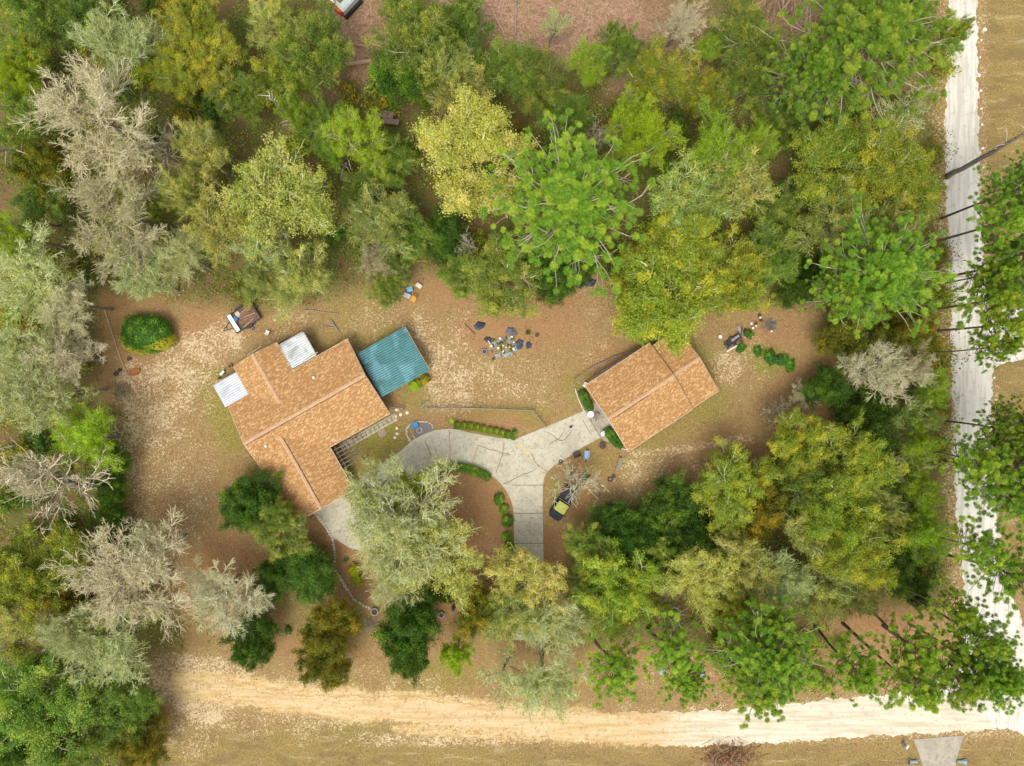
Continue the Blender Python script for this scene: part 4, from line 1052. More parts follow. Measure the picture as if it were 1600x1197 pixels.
def hedge(label, pts, wd, hg, n=7000, mat='dark', col=(1, 1, 1)):
    rng = np.random.default_rng(len(label)); W_ = [P(*p, .5) for p in pts]; o = W_[0]
    seg = [(b - a).length for a, b in zip(W_[:-1], W_[1:])]; tot = sum(seg); cum = np.concatenate([[0], np.cumsum(seg)])
    arr = np.array([[p.x - o.x, p.y - o.y] for p in W_])
    s = rng.uniform(-.0, tot, n); k = np.clip(np.searchsorted(cum, s) - 1, 0, len(seg) - 1)
    fr = ((s - cum[k]) / np.array(seg)[k])[:, None]; c = arr[k] * (1 - fr) + arr[k + 1] * fr
    d = arr[k + 1] - arr[k]; d /= np.linalg.norm(d, axis=1, keepdims=True); nn = np.stack([-d[:, 1], d[:, 0]], 1)
    t = rng.uniform(0, math.pi, n)
    e = .45; cu = np.sign(np.cos(t)) * np.abs(np.cos(t)) ** e; sv = np.abs(np.sin(t)) ** e
    taper = np.clip(np.minimum(s, tot - s) / (wd * .5), .25, 1) ** .5
    q = 1 + .05 * np.sin(s * 3) + .04 * rng.normal(size=n)
    pos = np.concatenate([c + nn * (cu * wd / 2 * taper * q)[:, None], (sv * hg * q * (.85 + .15 * taper))[:, None]], 1)
    nr = np.concatenate([nn * cu[:, None], sv[:, None]], 1)
    v, f = leafq(rng, pos, norm(nr) + rng.normal(size=pos.shape) * .4, rng.uniform(.6, 1.2, n) * .07)
    ch = [(v, f, 0, np.repeat(np.clip(.5 + .3 * rng.normal(size=n), 0, 1), 4), np.repeat(np.sin(s * 2.1) * .3 + .4, 4))]
    core = MB()
    for a, b in zip(arr[:-1], arr[1:]):
        dd = b - a; L = np.linalg.norm(dd); core.box(((a[0] + b[0]) / 2, (a[1] + b[1]) / 2, hg * .44), (L + wd * .15, wd * .8, hg * .84), math.atan2(dd[1], dd[0]))
    cv = np.array(core.v); cf = np.array(core.f); ch.append((cv, cf, 0, np.full(len(cv), .9), np.zeros(len(cv))))
    ob = link_obj('hedge', np_mesh('hedge', ch, [LF[mat]]), None, (o.x, o.y, 0)); ob.color = (*col, 1)
    tag(ob, label, 'hedge')
hedge('dark green crescent hedge hugging the inner curve of the driveway', [(667, 746), (676, 736), (690, 731), (708, 729), (726, 731), (742, 736), (755, 741), (764, 748)], 1.15, .95, 12000, 'green', (.8, 1, .8))
hedge('short rectangular hedge against the left front of the garage', [(908, 611), (914, 622), (923, 640)], 1.1, .9, 6000, 'dark', (1, 1.1, 1))
hedge('narrow pointed hedge strip along the lower left corner of the garage', [(948, 670), (955, 681), (963, 690), (972, 697)], 1.2, .9, 6000, 'dark', (1, 1.2, 1))
RB = [make_bush(81 + i, (.62, .62, .6), 1700, .065, 'green', 2.4, .06, depth=.03) for i in range(2)]
bl_ = [(780, 781, 1.05, 'dark oval clipped bush, topmost of the column left of the driveway stem', (.7, .95, .8)), (787.5, 796, .95, 'light green round bush, second from the top of the column', (1.1, 1.2, .8)), (793, 814, 1.2, 'large round bush, third from the top of the column', (.8, .95, .7)), (792, 839, .95, 'bright green round bush, fourth from the top of the column', (1.15, 1.35, .8)), (796.5, 854, 1.15, 'dark green angular bush, fifth from the top of the column', (.75, .95, .8)), (800.5, 876, .95, 'sixth clipped bush of the column, beside the driveway edge', (.9, 1.1, .8)), (797, 897, .95, 'lowest clipped bush of the column, half under the yellow oak', (.7, .85, .8))]
for i, (x, y, s, lb, c) in enumerate(bl_):
    o = link_obj('round_bush', RB[i % 2], None, at(x, y, .6), i); o.scale = (s, s * (1.15 if i in (0, 6) else 1), s); o.color = (*c, 1)
    tag(o, lb, 'bush', 'clipped bushes in a column beside the driveway')
# kerb arcs by the garage
b_ = MB()
for pts in [[(945, 668), (950, 682), (957, 693), (968, 700), (983, 704)]]:
    for a, b in zip(pts[:-1], pts[1:]): A_, B_ = P(*a), P(*b); d_ = B_ - A_; b_.box(((A_.x + B_.x) / 2, (A_.y + B_.y) / 2, .09), (d_.length + .05, .14, .18), math.atan2(d_.y, d_.x))
tag(b_.build('bed_kerb', STN), 'thin pale kerb curving round the hedge at the lower left garage corner', 'kerb')
b_ = MB()
for pts in [[(898, 606), (903, 622), (912, 642)]]:
    for a, b in zip(pts[:-1], pts[1:]): A_, B_ = P(*a), P(*b); d_ = B_ - A_; b_.box(((A_.x + B_.x) / 2, (A_.y + B_.y) / 2, .09), (d_.length + .05, .14, .18), math.atan2(d_.y, d_.x))
tag(b_.build('bed_kerb', STN), 'thin pale kerb left of the rectangular hedge at the garage', 'kerb')
tag(MB().prism(W2([(922, 592), (1000, 542), (1004, 549), (928, 598)]), 0, .04).build('concrete_strip', CONC2), kind='structure')

# plastic chair, table, grill and clutter at the garage
def chair(label, px, py, rz, mat, s=1.0):
    t_ = thing('garden_chair', label, 'chair', at(px, py), rz); t_.scale = (s, s, s)
    sb = MB()
    for i in range(5): sb.box((-.2 + i * .1, 0, .42), (.075, .46, .03))
    sb.build('seat', mat, t_)
    bb = MB()
    for i in range(5): bb.box((-.2 + i * .1, -.30, .68), (.07, .03, .5), rot=Matrix.Rotation(.25, 3, 'X'))
    bb.box((0, -.37, .93), (.52, .04, .07)); bb.build('backrest', mat, t_)
    for sx in (-1, 1):
        a = MB(); a.box((sx * .27, -.02, .64), (.07, .5, .035)); a.box((sx * .27, .2, .52), (.05, .05, .24)); a.build('armrest', mat, t_)
        for sy in (-1, 1): MB().tube([(sx * .24, sy * .2, .42), (sx * .28, sy * .26, 0)], [.03, .022], 6).build('leg', mat, t_)
    return t_
chair('white plastic garden chair at the driveway corner in front of the garage hedge', 942, 678, R(200), WHITE, 1.05)
chair('pale slatted chair standing on the bare ground above the big house', 419, 520, R(60), WHITE, .95)
t_ = thing('garden_table', 'round cream-white table top standing on the apron at the garage', 'table', at(922, 647))
MB().lathe([(.40, .66), (.43, .69), (.43, .72), (.36, .74), (.05, .73)], (0, 0, 0), 20).build('tabletop', WHITE, t_)
for k in range(4): MB().tube([(.3 * math.cos(k * 1.57), .3 * math.sin(k * 1.57), .66), (.36 * math.cos(k * 1.57), .36 * math.sin(k * 1.57), 0)], .025, 6).build('leg', WHITE, t_)
t_ = thing('storage_box', 'small dark brown rectangular box beside the round white table', 'box', at(931.5, 650), R(62))
MB().box((0, 0, .28), (.75, .5, .56)).build('body', simple('brown_box', (0.20, 0.16, 0.12), (0.14, .11, .08), 5), t_)
MB().box((0, 0, .58), (.8, .54, .05)).build('lid', simple('brown_lid', (0.25, 0.21, 0.15), (0.17, .14, .1), 5), t_)
pot('flower_pot', 'small white pot at the lower end of the dark brown box on the garage apron', 'pot', 931, 657, .2, .3, (.82, .8, .7))
t_ = thing('utility_box', 'white air conditioner box at the left corner of the garage', 'air conditioner', at(913.5, 601), R(58))
MB().box((0, 0, .3), (.62, .42, .6)).build('housing', WHITE, t_); MB().lathe([(.16, .60), (.16, .63), (.03, .64)], (0, 0, 0), 14).build('fan_grille', STEEL, t_)
pot('flower_pot', 'small white pot on the straw bed at the upper left of the garage', 'pot', 905, 598, .13, .2, (.85, .8, .78))
t_ = thing('watering_can', 'small black can standing alone on the concrete driveway', 'can', at(892, 667), R(30))
MB().lathe([(.15, 0), (.17, .05), (.16, .3), (.10, .34)], (0, 0, 0), 12).build('body', BLACK, t_); MB().tube([(.12, 0, .1), (.3, 0, .3), (.36, 0, .33)], [.03, .02, .03], 6).build('spout', BLACK, t_); MB().tube([(-.12, 0, .05), (-.26, 0, .2), (-.1, 0, .36)], .018, 6).build('handle', BLACK, t_)
# hose on the drive
b_ = MB(); pts = []
for i in range(26):
    a = i / 25; x = 850 + 44 * a; y = 676 - 4 * math.sin(a * 7) + (-2 + 14 * math.sin(a * 3.1)) * .8; pts.append((*P(x, y).xy, .072))
b_.tube(pts, .022, 6); tag(b_.build('garden_hose', BLACK), 'thin dark hose lying curled across the concrete driveway', 'hose')
# wheelbarrow (blue tub)
t_ = thing('wheelbarrow', 'blue-grey wheelbarrow tub standing right of the driveway fork', 'wheelbarrow', at(916, 711), R(-98))
b_ = MB()
def tub(mb, L, Wd, h, z0, t=.04):
    o_ = [(-L / 2, -Wd / 2), (L * .32, -Wd / 2), (L / 2, -Wd * .33), (L / 2, Wd * .33), (L * .32, Wd / 2), (-L / 2, Wd / 2)]
    k = len(o_); vs = [(x * .75, y * .7, z0) for x, y in o_] + [(x, y, z0 + h) for x, y in o_] + [(x * .93, y * .9, z0 + h) for x, y in o_] + [(x * .72, y * .66, z0 + t) for x, y in o_]
    fs = [tuple(reversed(range(k))), tuple(range(3 * k, 4 * k))]
    for i in range(k):
        j = (i + 1) % k
        for q in range(3): fs.append((q * k + i, q * k + j, (q + 1) * k + j, (q + 1) * k + i))
    mb.add(vs, fs)
tub(b_, 1.25, .72, .32, .35); b_.build('tub', simple('faded_blue', (0.36, 0.46, 0.58), (0.26, .34, .45), 4, .5), t_)
w_ = MB(); w_.ring((0, 0, 0), .15, .05); w_.v = [(x + .72, z, y + .2) for x, y, z in w_.v]; w_.build('wheel', BLACK, t_)
for s_ in (-1, 1):
    MB().tube([(.72, s_ * .1, .2), (0, s_ * .25, .36), (-1.0, s_ * .3, .55)], .022, 6).build('handle', WOOD, t_); MB().tube([(-.35, s_ * .27, .4), (-.42, s_ * .27, 0)], .02, 6).build('leg', STEEL, t_)
# bench, tyres
t_ = thing('garden_bench', 'narrow weathered wooden bench on bare ground below the garage', 'bench', at(967, 725), R(74))
for i in range(3): MB().box((0, -.17 + i * .17, .42), (1.7, .14, .04)).build('seat_slat', WOOD, t_)
for s_ in (-1, 1):
    MB().box((s_ * .7, 0, .2), (.08, .46, .4)).build('leg', simple('dark_wood', (.16, .125, .1)), t_)
TYRE = simple('tyre_rubber', (0.10, 0.085, 0.09), (0.06, .05, .055), 6, .9)
for i, (x, y, r, lb) in enumerate([(953, 749, .26, 'larger old ring of dark rubber below the wooden bench'), (958.5, 744, .17, 'smaller dark rubber ring touching the larger one')]):
    tag(MB().ring((0, 0, .09), r, .09).build('rubber_ring', TYRE, None, at(x, y)), lb, 'ring')
tag(MB().ring((0, 0, .08), .2, .07).build('rubber_ring', TYRE, None, at(876, 721)), 'small dark ring lying at the driveway edge left of the blue wheelbarrow', 'ring')
pot('water_tub', 'small teal bucket under the bare tree beside the dark truck', 'bucket', 893.5, 738, .22, .35, (.10, .30, .28), soil=False)
t_ = thing('dark_bin', 'dark brown open crate at the driveway edge, left of the blue wheelbarrow', 'crate', at(901, 710), R(20))
c_ = MB(); 
for a_ in ((0, -.33, .25, .9, .04, .5), (0, .33, .25, .9, .04, .5), (-.43, 0, .25, .04, .64, .5), (.43, 0, .25, .04, .64, .5), (0, 0, .04, .86, .62, .05)): c_.box(a_[:3], a_[3:])
c_.build('side_board', simple('dark_wood', (.16, .125, .1)), t_)
LBUSH = make_bush(91, (.8, .6, .4), 700, .09, 'dark', lump=.3)
LBUSH2 = make_bush(92, (.7, .7, .5), 700, .09, 'lime', lump=.3)
LBUSH3 = make_bush(93, (.7, .7, .5), 700, .09, 'cedar', lump=.3)
for (px, py, r, me, c, lb, cat) in [(912, 748, 1.0, LBUSH, (.9, .9, 1.3), 'low dark plant under the bare tree, right of the dark truck', 'plant'),
    (648, 603, 1.0, LBUSH2, (1, 1, 1), 'bright lime bush against the lower edge of the teal carport roof', 'bush'), (664, 593, 1.05, LBUSH3, (1.6, 1.4, 1), 'olive-yellow bush at the lower right corner of the teal carport', 'bush'),
    (656, 598, .8, LBUSH3, (1.2, 1.4, 1), 'olive-green bush between the lime bush and the olive-yellow bush', 'bush'),
    (1183, 549, .9, LBUSH, (1, 1.3, 1), 'small leafy clump, left end of the low green patch right of the garage', 'plant'), (1202, 558, 1.3, LBUSH, (.8, 1.2, 1.2), 'dark leafy clump in the middle of the low green patch', 'plant'), (1219, 563, 1.2, LBUSH, (.8, 1.2, 1.5), 'blue-green leafy clump right of the middle of the low green patch', 'plant'), (1233, 571, 1.1, LBUSH, (1.2, 1.6, .8), 'bright green clump, right end of the low green patch', 'plant'),
    (1157, 544, .9, LBUSH, (1, 1.4, 1), 'green clump beside the black frame trailer', 'plant'), (1168, 522, .9, LBUSH, (1, 1.3, 1), 'green clump below the three white pots', 'plant'),
    (861, 1010, .6, LBUSH2, (.8, .9, 1), 'small light green bush at the foot of the driveway under the oak', 'bush'), (706, 657.5, .45, LBUSH2, (1.2, 1.2, 1.5), 'tiny pale lime plant at the left end of the cube shrubs', 'plant'),
    (541, 874, .45, LBUSH, (1, 1.3, 1), 'tiny dark green plant beside the winding stone border', 'plant'), (555, 890, 1.2, LBUSH2, (1.1, .8, .8), 'yellow-green bush on the right of the winding stone border', 'bush'),
    (560, 905, 1.1, LBUSH2, (.9, .7, .8), 'olive bush below the yellow-green bush by the winding stone border', 'bush'), (451, 984, .7, LBUSH, (1, 1.2, 1), 'small green bush right of the round evergreen at the lower fence line', 'bush'), (482, 982, .8, LBUSH, (.8, 1.2, 1), 'dark green bush at the upper left of the yellowish cedar', 'bush')]:
    o = link_obj('low_plant' if cat == 'plant' else 'garden_bush', me, None, at(px, py), px); o.scale = (r, r, r); o.color = (*c, 1); tag(o, lb, cat)

# pickup under the bare tree (cab at lower left)
PK = simple('truck_paint', (0.018, 0.024, 0.026), (0.012, .016, .018), 2, .6, 0, .2)
PKG = simple('pollen_roof', (0.42, 0.43, 0.11), (0.33, 0.36, 0.09), 3, .8)
LIN = simple('bed_liner', (0.045, 0.045, 0.06), (0.025, .025, .035), 6, .8)
pk = thing('pickup_truck', 'small dark pickup with yellow-green cab roof parked under the bare tree', 'truck', at(880, 787, .9), R(237))
pk.scale = (1.1, 1.1, 1.1)
# local +x = forward
Lh = 2.12
bd = MB(); 
bd.prism([(-Lh, -.82), (1.1, -.84), (1.75, -.80), (2.05, -.60), (2.12, 0), (2.05, .60), (1.75, .80), (1.1, .84), (-Lh, .82)], .38, lambda x, y: .82)
bd.build('body', PK, pk)
hd = MB().prism([(1.25, -.76), (1.72, -.72), (1.98, -.52), (2.02, 0), (1.98, .52), (1.72, .72), (1.25, .76)], .82, lambda x, y: 1.02 - max(0, x - 1.2) * .22).build('hood', PK, pk)
cab = MB()
cb = [(-.22, -.74), (1.35, -.76), (1.35, .76), (-.22, .74)]; ct = [(-.12, -.62), (.98, -.62), (.98, .62), (-.12, .62)]
cab.add([(x, y, .82) for x, y in cb] + [(x, y, 1.52) for x, y in ct], [(3, 2, 1, 0), (4, 5, 6, 7), (0, 1, 5, 4), (1, 2, 6, 5), (2, 3, 7, 6), (3, 0, 4, 7)])
cab.build('windscreen', GLASS, pk)
MB().prism([(-.16, -.60), (-.05, -.66), (.9, -.66), (1.02, -.56), (1.04, 0), (1.02, .56), (.9, .66), (-.05, .66), (-.16, .60)], 1.50, lambda x, y: 1.57).build('cab_roof', PKG, pk)
bed_ = MB()
for s_ in (-1, 1): bed_.box((-1.22, s_ * .78, .95), (1.75, .10, .32))
bed_.box((-2.07, 0, .95), (.08, 1.6, .30)); bed_.build('bed_side', PK, pk)
ln = MB(); ln.box((-1.2, 0, .82), (1.7, 1.44, .03))
for i in range(13): ln.box((-1.98 + i * .13, 0, .85), (.06, 1.42, .03))
ln.build('bed_liner', LIN, pk)
MB().tube([(-.33, -.74, 1.12), (-.33, .74, 1.12)], .045, 8).build('roll_bar', simple('pale_green_rail', (0.42, 0.50, 0.36), (0.3, .36, .25), 5), pk)
for sx in (-1.35, 1.3):
    for sy in (-1, 1):
        w_ = MB(); w_.ring((0, 0, 0), .22, .11, 18, 8); w_.v = [(x + sx, z + sy * .74, y + .33) for x, y, z in w_.v]; wh = w_.build('wheel', TYRE, pk)
        h_ = MB().lathe([(.14, -.05), (.14, .05)], (0, 0, 0), 12); h_.v = [(x + sx, z + sy * .76, y + .33) for x, y, z in h_.v]; h_.build('rim', STEEL, wh)
for sy in (-1, 1):
    MB().box((2.02, sy * .5, .68), (.1, .25, .14), sy * -.25).build('headlight', GLASS, pk); MB().box((1.15, sy * .93, 1.0), (.1, .16, .12)).build('mirror', BLACK, pk)

# utility trailer
TR = simple('trailer_steel', (0.06, 0.05, 0.055), (0.035, .03, .03), 5, .6)
tl = thing('utility_trailer', 'black utility trailer full of scrap and planks at the upper edge of the yard', 'trailer', at(381, 496, .6), R(32))
fl = MB().box((0, 0, .5), (3.6, 2.5, .06)).build('deck', simple('trailer_deck', (0.20, 0.115, 0.075), (0.11, .07, .05), 2), tl)
fr = MB()
for s_ in (-1, 1): fr.box((0, s_ * 1.27, .72), (3.7, .07, .06)); fr.box((0, s_ * 1.27, .52), (3.7, .08, .1))
for s_ in (-1, 1): fr.box((s_ * 1.83, 0, .72), (.07, 2.5, .06)); fr.box((s_ * 1.83, 0, .52), (.08, 2.5, .1))
for i in range(5):
    for s_ in (-1, 1): fr.box((-1.8 + i * .9, s_ * 1.27, .62), (.05, .05, .24))
fr.build('frame', TR, tl)
MB().tube([(-1.85, -.5, .5), (-3.2, 0, .45)], .05, 6).build('tongue', TR, tl); MB().tube([(-1.85, .5, .5), (-3.2, 0, .45)], .05, 6).build('tongue', TR, tl)
for s_ in (-1, 1):
    w_ = MB(); w_.ring((0, 0, 0), .2, .1, 18, 8); w_.v = [(x, z + s_ * 1.42, y + .3) for x, y, z in w_.v]; w_.build('wheel', TYRE, tl)
    MB().box((0, s_ * 1.42, .66), (.85, .25, .04)).build('fender', TR, tl)
def in_frame(o, lx, ly): 
    c, s = math.cos(o.rotation_euler.z), math.sin(o.rotation_euler.z); return (o.location.x + c * lx - s * ly, o.location.y + s * lx + c * ly)
def crate(name, label, cat, par, lx, ly, z, dims, mat, rz=0, grp=None):
    x, y = in_frame(par, lx, ly); b = MB(); w, d, h = dims
    b.box((0, 0, h / 2 - .02), (w, d, h - .04)); t_ = thing(name, label, cat, (x, y, z), par.rotation_euler.z + rz, grp); b.build('body', mat, t_)
    MB().box((0, 0, h - .02), (w * 1.03, d * 1.03, .05)).build('lid', mat, t_); return t_
crate('tool_box', 'long white box across the left end of the black utility trailer', 'box', tl, -1.45, 0, .54, (.5, 2.35, .4), WHITE)
crate('storage_tub', 'blue tub next to the long white box on the black utility trailer', 'tub', tl, -.95, .35, .54, (.4, .6, .35), simple('blue_plastic', (0.03, 0.16, 0.40), (.02, .11, .3), 4, .5), .2)
o = MB().prism([(-.3, -.35), (.15, -.4), (.38, 0), (.2, .4), (-.25, .3)], 0, lambda x, y: .12 + .05 * math.sin(x * 9)).build('scrap_sheet', simple('tan_sheet', (.62, .52, .42), (.45, .36, .28), 4), None, (*in_frame(tl, -.5, .75), .54), .4); tag(o, 'crumpled beige sheet lying in the black utility trailer', 'sheet')
pl_ = MB()
rr = random.Random(9)
for i in range(7): 
    o = MB().box((0, 0, .03), (rr.uniform(1.4, 2.3), rr.uniform(.08, .16), .05)).build('plank', simple(['tan_plank', 'dark_plank', 'red_plank'][i % 3], [(.45, .30, .19), (.18, .14, .11), (.40, .17, .10)][i % 3]), None, (*in_frame(tl, rr.uniform(.1, .75), -.9 + i * .27), .54 + i * .012), R(32) + rr.uniform(-.25, .25))
    tag(o, '%s loose plank, %s from the lower side, in the black utility trailer' % (['tan', 'dark', 'reddish'][i % 3], ['first', 'second', 'third', 'fourth', 'fifth', 'sixth', 'seventh'][i]), 'plank', 'planks in the utility trailer')
# clutter at the house corner
pot('flower_pot', 'pink-red pot at the upper left corner of the big house', 'pot', 361, 572, .28, .4, (.50, .16, .17), (.36, .12, .14))
t_ = thing('tool_cart', 'small white and black cart beside the white lean-to roof', 'cart', at(349, 583), R(48))
MB().box((0, 0, .35), (.7, .3, .3)).build('box', WHITE, t_); MB().tube([(.35, 0, .4), (1.0, 0, .8)], .03, 6).build('handle', BLACK, t_)
for s_ in (-1, 1): w_ = MB(); w_.ring((0, 0, 0), .1, .04, 14, 6); w_.v = [(x + .1, z + s_ * .2, y + .14) for x, y, z in w_.v]; w_.build('wheel', BLACK, t_)
pot('flower_pot', 'dark brown pot left of the white cart at the white lean-to', 'pot', 343.5, 591, .2, .3, (.16, .09, .07))
for (x, y, L, a, c, lb, nm) in [(441, 533, 2.4, 35, (.22, .2, .2), 'dark grey pole lying by the left edge of the grey patio roof', 'metal_pole'), (398, 548, 2.2, 34, (.7, .66, .58), 'pale board lying along the upper gable of the big house', 'board')]:
    o = MB().tube([(-L / 2, 0, .06), (L / 2, 0, .08)], .06, 6).build(nm, simple('col_' + nm, c), None, at(x, y), R(a)); tag(o, lb, 'pole' if 'pole' in nm else 'board')
pot('flower_pot', 'small grey pot beside the lower side of the utility trailer', 'pot', 397, 507, .2, .3, (.4, .38, .4))
pot('flower_pot', 'small pinkish pot below the utility trailer', 'pot', 396, 514.5, .2, .3, (.5, .33, .30))
# bins, chair and box beyond the teal carport
t_ = thing('storage_bin', 'bright blue bin in the group above the teal carport', 'bin', at(641, 453), R(15)); MB().box((0, 0, .3), (.7, .6, .6)).build('body', simple('bin_blue', (0.10, 0.30, 0.60), (.07, .22, .48), 4, .4), t_); MB().box((0, 0, .62), (.76, .66, .06)).build('lid', simple('bin_blue_lid', (0.25, 0.48, 0.75), (.15, .36, .62), 4, .4), t_)
t_ = thing('storage_bin', 'grey-white bin touching the lower left of the bright blue bin', 'bin', at(637, 462.5), R(-25)); MB().box((0, 0, .25), (.8, .5, .5)).build('body', WHITE, t_); MB().box((0, 0, .52), (.86, .56, .05)).build('lid', simple('grey_lid', (.5, .54, .56)), t_)
chair('yellow-orange plastic chair in the group above the teal carport', 646.5, 469, R(150), simple('yellow_plastic', (0.78, 0.42, 0.06), (.6, .32, .05), 4, .5), 1.15)
t_ = thing('foam_cooler', 'beige box standing a little apart at the upper right of the blue bin', 'box', at(655, 447), R(-35)); MB().box((0, 0, .2), (.75, .5, .4)).build('body', simple('beige_foam', (.72, .64, .50), (.58, .5, .38), 4), t_); MB().box((0, 0, .42), (.8, .55, .05)).build('lid', simple('beige_foam', (.72, .64, .5)), t_)
pot('flower_pot', 'small white pot left of the grey-white bin', 'pot', 630, 450, .15, .25, (.8, .8, .76))

# garden workspace: tarps, metal sheets, pots
TARP = simple('black_tarp', (0.055, 0.06, 0.085), (0.03, .032, .045), 3, .45, 0, .5, .8)
TARPB = simple('blue_tarp', (0.075, 0.10, 0.14), (0.04, .055, .08), 3, .5)
SHEET = simple('blue_grey_sheet', (0.34, 0.38, 0.39), (0.17, .20, .21), 4, .45)
def cloth(name, label, cat, px, py, rx, ry, rot, mat, seed, z=.05):
    rg = random.Random(seed); n_ = 18; vs = [(0, 0, z + .12)]; ri = []
    for k in range(3):
        for i in range(n_):
            t = 2 * math.pi * i / n_; q = (k + 1) / 3 * (1 if k < 2 else rg.uniform(.75, 1.15))
            vs.append((rx * q * math.cos(t) * (1 + .15 * math.sin(3 * t + seed)), ry * q * math.sin(t), z + (.14 - .045 * k) * rg.uniform(.3, 1.6) if k < 2 else .012))
    fs = [(0, 1 + i, 1 + (i + 1) % n_) for i in range(n_)]
    for k in range(2):
        for i in range(n_): fs.append((1 + k * n_ + i, 1 + (k + 1) * n_ + i, 1 + (k + 1) * n_ + (i + 1) % n_, 1 + k * n_ + (i + 1) % n_))
    b = MB().add(vs, fs); o = b.build(name, mat, None, at(px, py), R(rot), smooth=False); tag(o, label, cat)
    sm = o.modifiers.new('thick', 'SOLIDIFY'); sm.thickness = .01; return o
cloth('tarp', 'crumpled black tarp, upper left of the pot collection under the oak', 'tarp', 749, 509, .75, .55, 20, TARP, 1)
cloth('tarp', 'grey crumpled tarp below the oak crown, above the pots', 'tarp', 799, 518, .75, .6, -20, simple('grey_tarp', (.17, .16, .17), (.09, .085, .1), 4), 2)
cloth('tarp', 'dark bunched tarp at the left end of the pot collection', 'tarp', 763, 530, .65, .35, -10, TARP, 3)
cloth('tarp', 'blue-black tarp at the right end of the pot collection', 'tarp', 811, 538, .6, .75, -20, TARPB, 4)
cloth('tarp', 'small dark blue tarp lying apart on the right of the pots', 'tarp', 826, 540, .55, .4, 60, TARPB, 5)
cloth('tarp', 'black tarp on the left of three at the foot of the tall pine', 'tarp', 889, 436, .9, .45, -15, TARP, 6)
cloth('tarp', 'middle black tarp of three at the foot of the tall pine', 'tarp', 905, 444, .6, .6, 10, TARP, 7)
cloth('tarp', 'right-hand black tarp of three at the foot of the tall pine', 'tarp', 921, 441, .85, .6, 10, TARP, 8)
for i, (x, y, L, Wd, a, lb) in enumerate([(787, 532, 1.7, .55, 20, 'upper pale blue metal sheet among the pots'), (796, 529, 1.0, .4, 10, 'short pale sheet at the upper right of the pots'), (772, 539, .8, .5, 70, 'small pale green sheet at the left of the pots'), (793, 554, 1.3, .55, 12, 'lower right pale blue metal sheet under the pots'), (778, 556, .7, .5, -30, 'small light sheet at the lower left of the pots'), (804, 543, .4, 1.0, 20, 'narrow pale strip between the pots and the blue-black tarp')]):
    o = MB().box((0, 0, .03), (L, Wd, .03)).box((0, Wd * .4, .055), (L, .03, .03)).box((0, -Wd * .4, .055), (L, .03, .03)).build('metal_sheet', SHEET, None, (*P(x, y).xy, .01 * i), R(a)); tag(o, lb, 'sheet', 'metal sheets among the pots')
rr = random.Random(12); cols = [((.85, .84, .75), 'cream'), ((.14, .10, .08), 'dark brown'), ((.55, .28, .16), 'terracotta'), ((.05, .22, .16), 'dark green'), ((.35, .42, .42), 'grey'), ((.78, .74, .55), 'pale yellow'), ((.07, .07, .09), 'black')]
for i in range(74):
    x = rr.uniform(766, 806); y = rr.uniform(528, 553) + (785 - x) * .12; c, cn = cols[rr.choice([0, 0, 0, 5, 5, 1, 1, 2, 3, 4, 6])]
    pot('flower_pot', 'small %s pot in the crowded pot collection below the oak' % cn, 'pot', x, y, rr.uniform(.08, .17), rr.uniform(.12, .28), c, soil=c[0] < .8, group='pots in the pot collection below the oak', plant='green' if rr.random() < .2 else None)
pot('flower_pot', 'large dark blue round pot standing alone at the left of the pot collection', 'pot', 757, 549.5, .34, .4, (.30, .32, .42), (.2, .2, .32))
pot('flower_pot', 'black pot with a white neighbour at the lower left of the pot collection', 'pot', 771, 561, .2, .3, (.06, .05, .05))
pot('flower_pot', 'white pot at the lower left tip of the pot collection', 'pot', 774, 561.5, .13, .2, (.85, .84, .78))
pot('flower_pot', 'dark brown pot standing alone right of the oak and tarps', 'pot', 839, 524, .25, .3, (.10, .07, .06))
pot('flower_pot', 'dark green pot with a plant right of the grey tarp', 'pot', 825, 520, .28, .3, (.08, .1, .06), plant='dark')
tag(MB().tube([(-1.0, 0, .06), (1.0, 0, .08)], .07, 7).build('old_post', simple('dark_wood', (.16, .125, .1)), None, at(734, 514), R(-45)), 'short dark post lying left of the crumpled black tarp', 'post')
tag(MB().tube([(-.35, 0, .1), (.35, 0, .12)], .06, 7).build('white_pipe', WHITE, None, at(764.5, 535), R(-55)), 'short white pipe on the dark bunched tarp', 'pipe')

# black frame trailer and pots at the right of the garage
bt = thing('boat_trailer', 'narrow black trailer with grey boards under the big oak right of the garage', 'trailer', at(1146, 532), R(35))
f_ = MB(); f_.box((-.2, .4, .5), (2.4, .08, .1)); f_.box((-.2, -.4, .5), (2.4, .08, .1)); f_.box((-1.4, 0, .5), (.08, .85, .1)); f_.box((.95, 0, .5), (.08, .85, .1)); f_.build('frame', TR, bt)
MB().box((-.2, .02, .53), (2.2, .6, .04)).build('deck', BLACK, bt); MB().box((.2, .18, .58), (1.2, .3, .05)).build('board', simple('grey_board', (.33, .30, .30), (.22, .2, .2), 4), bt)
MB().tube([(1.0, .0, .5), (1.9, .9, .5)], .05, 6).build('tongue', TR, bt)
for s_ in (-1, 1): w_ = MB(); w_.ring((0, 0, 0), .18, .09, 16, 8); w_.v = [(x - .2, z + s_ * .52, y + .27) for x, y, z in w_.v]; w_.build('wheel', TYRE, bt)
tag(MB().box((0, 0, .05), (1.6, .14, .08)).build('white_board', WHITE, None, at(1144, 544.5), R(32)), 'white board lying along the lower side of the narrow black trailer', 'board')
tag(MB().box((0, 0, .3), (1.15, .38, .06)).box((-.4, 0, .14), (.06, .34, .28)).box((.4, 0, .14), (.06, .34, .28)).build('small_bench', simple('grey_board', (.33, .3, .3)), None, at(1154.5, 515.5), R(-62)), 'small grey board bench at the upper right of the narrow black trailer', 'bench')
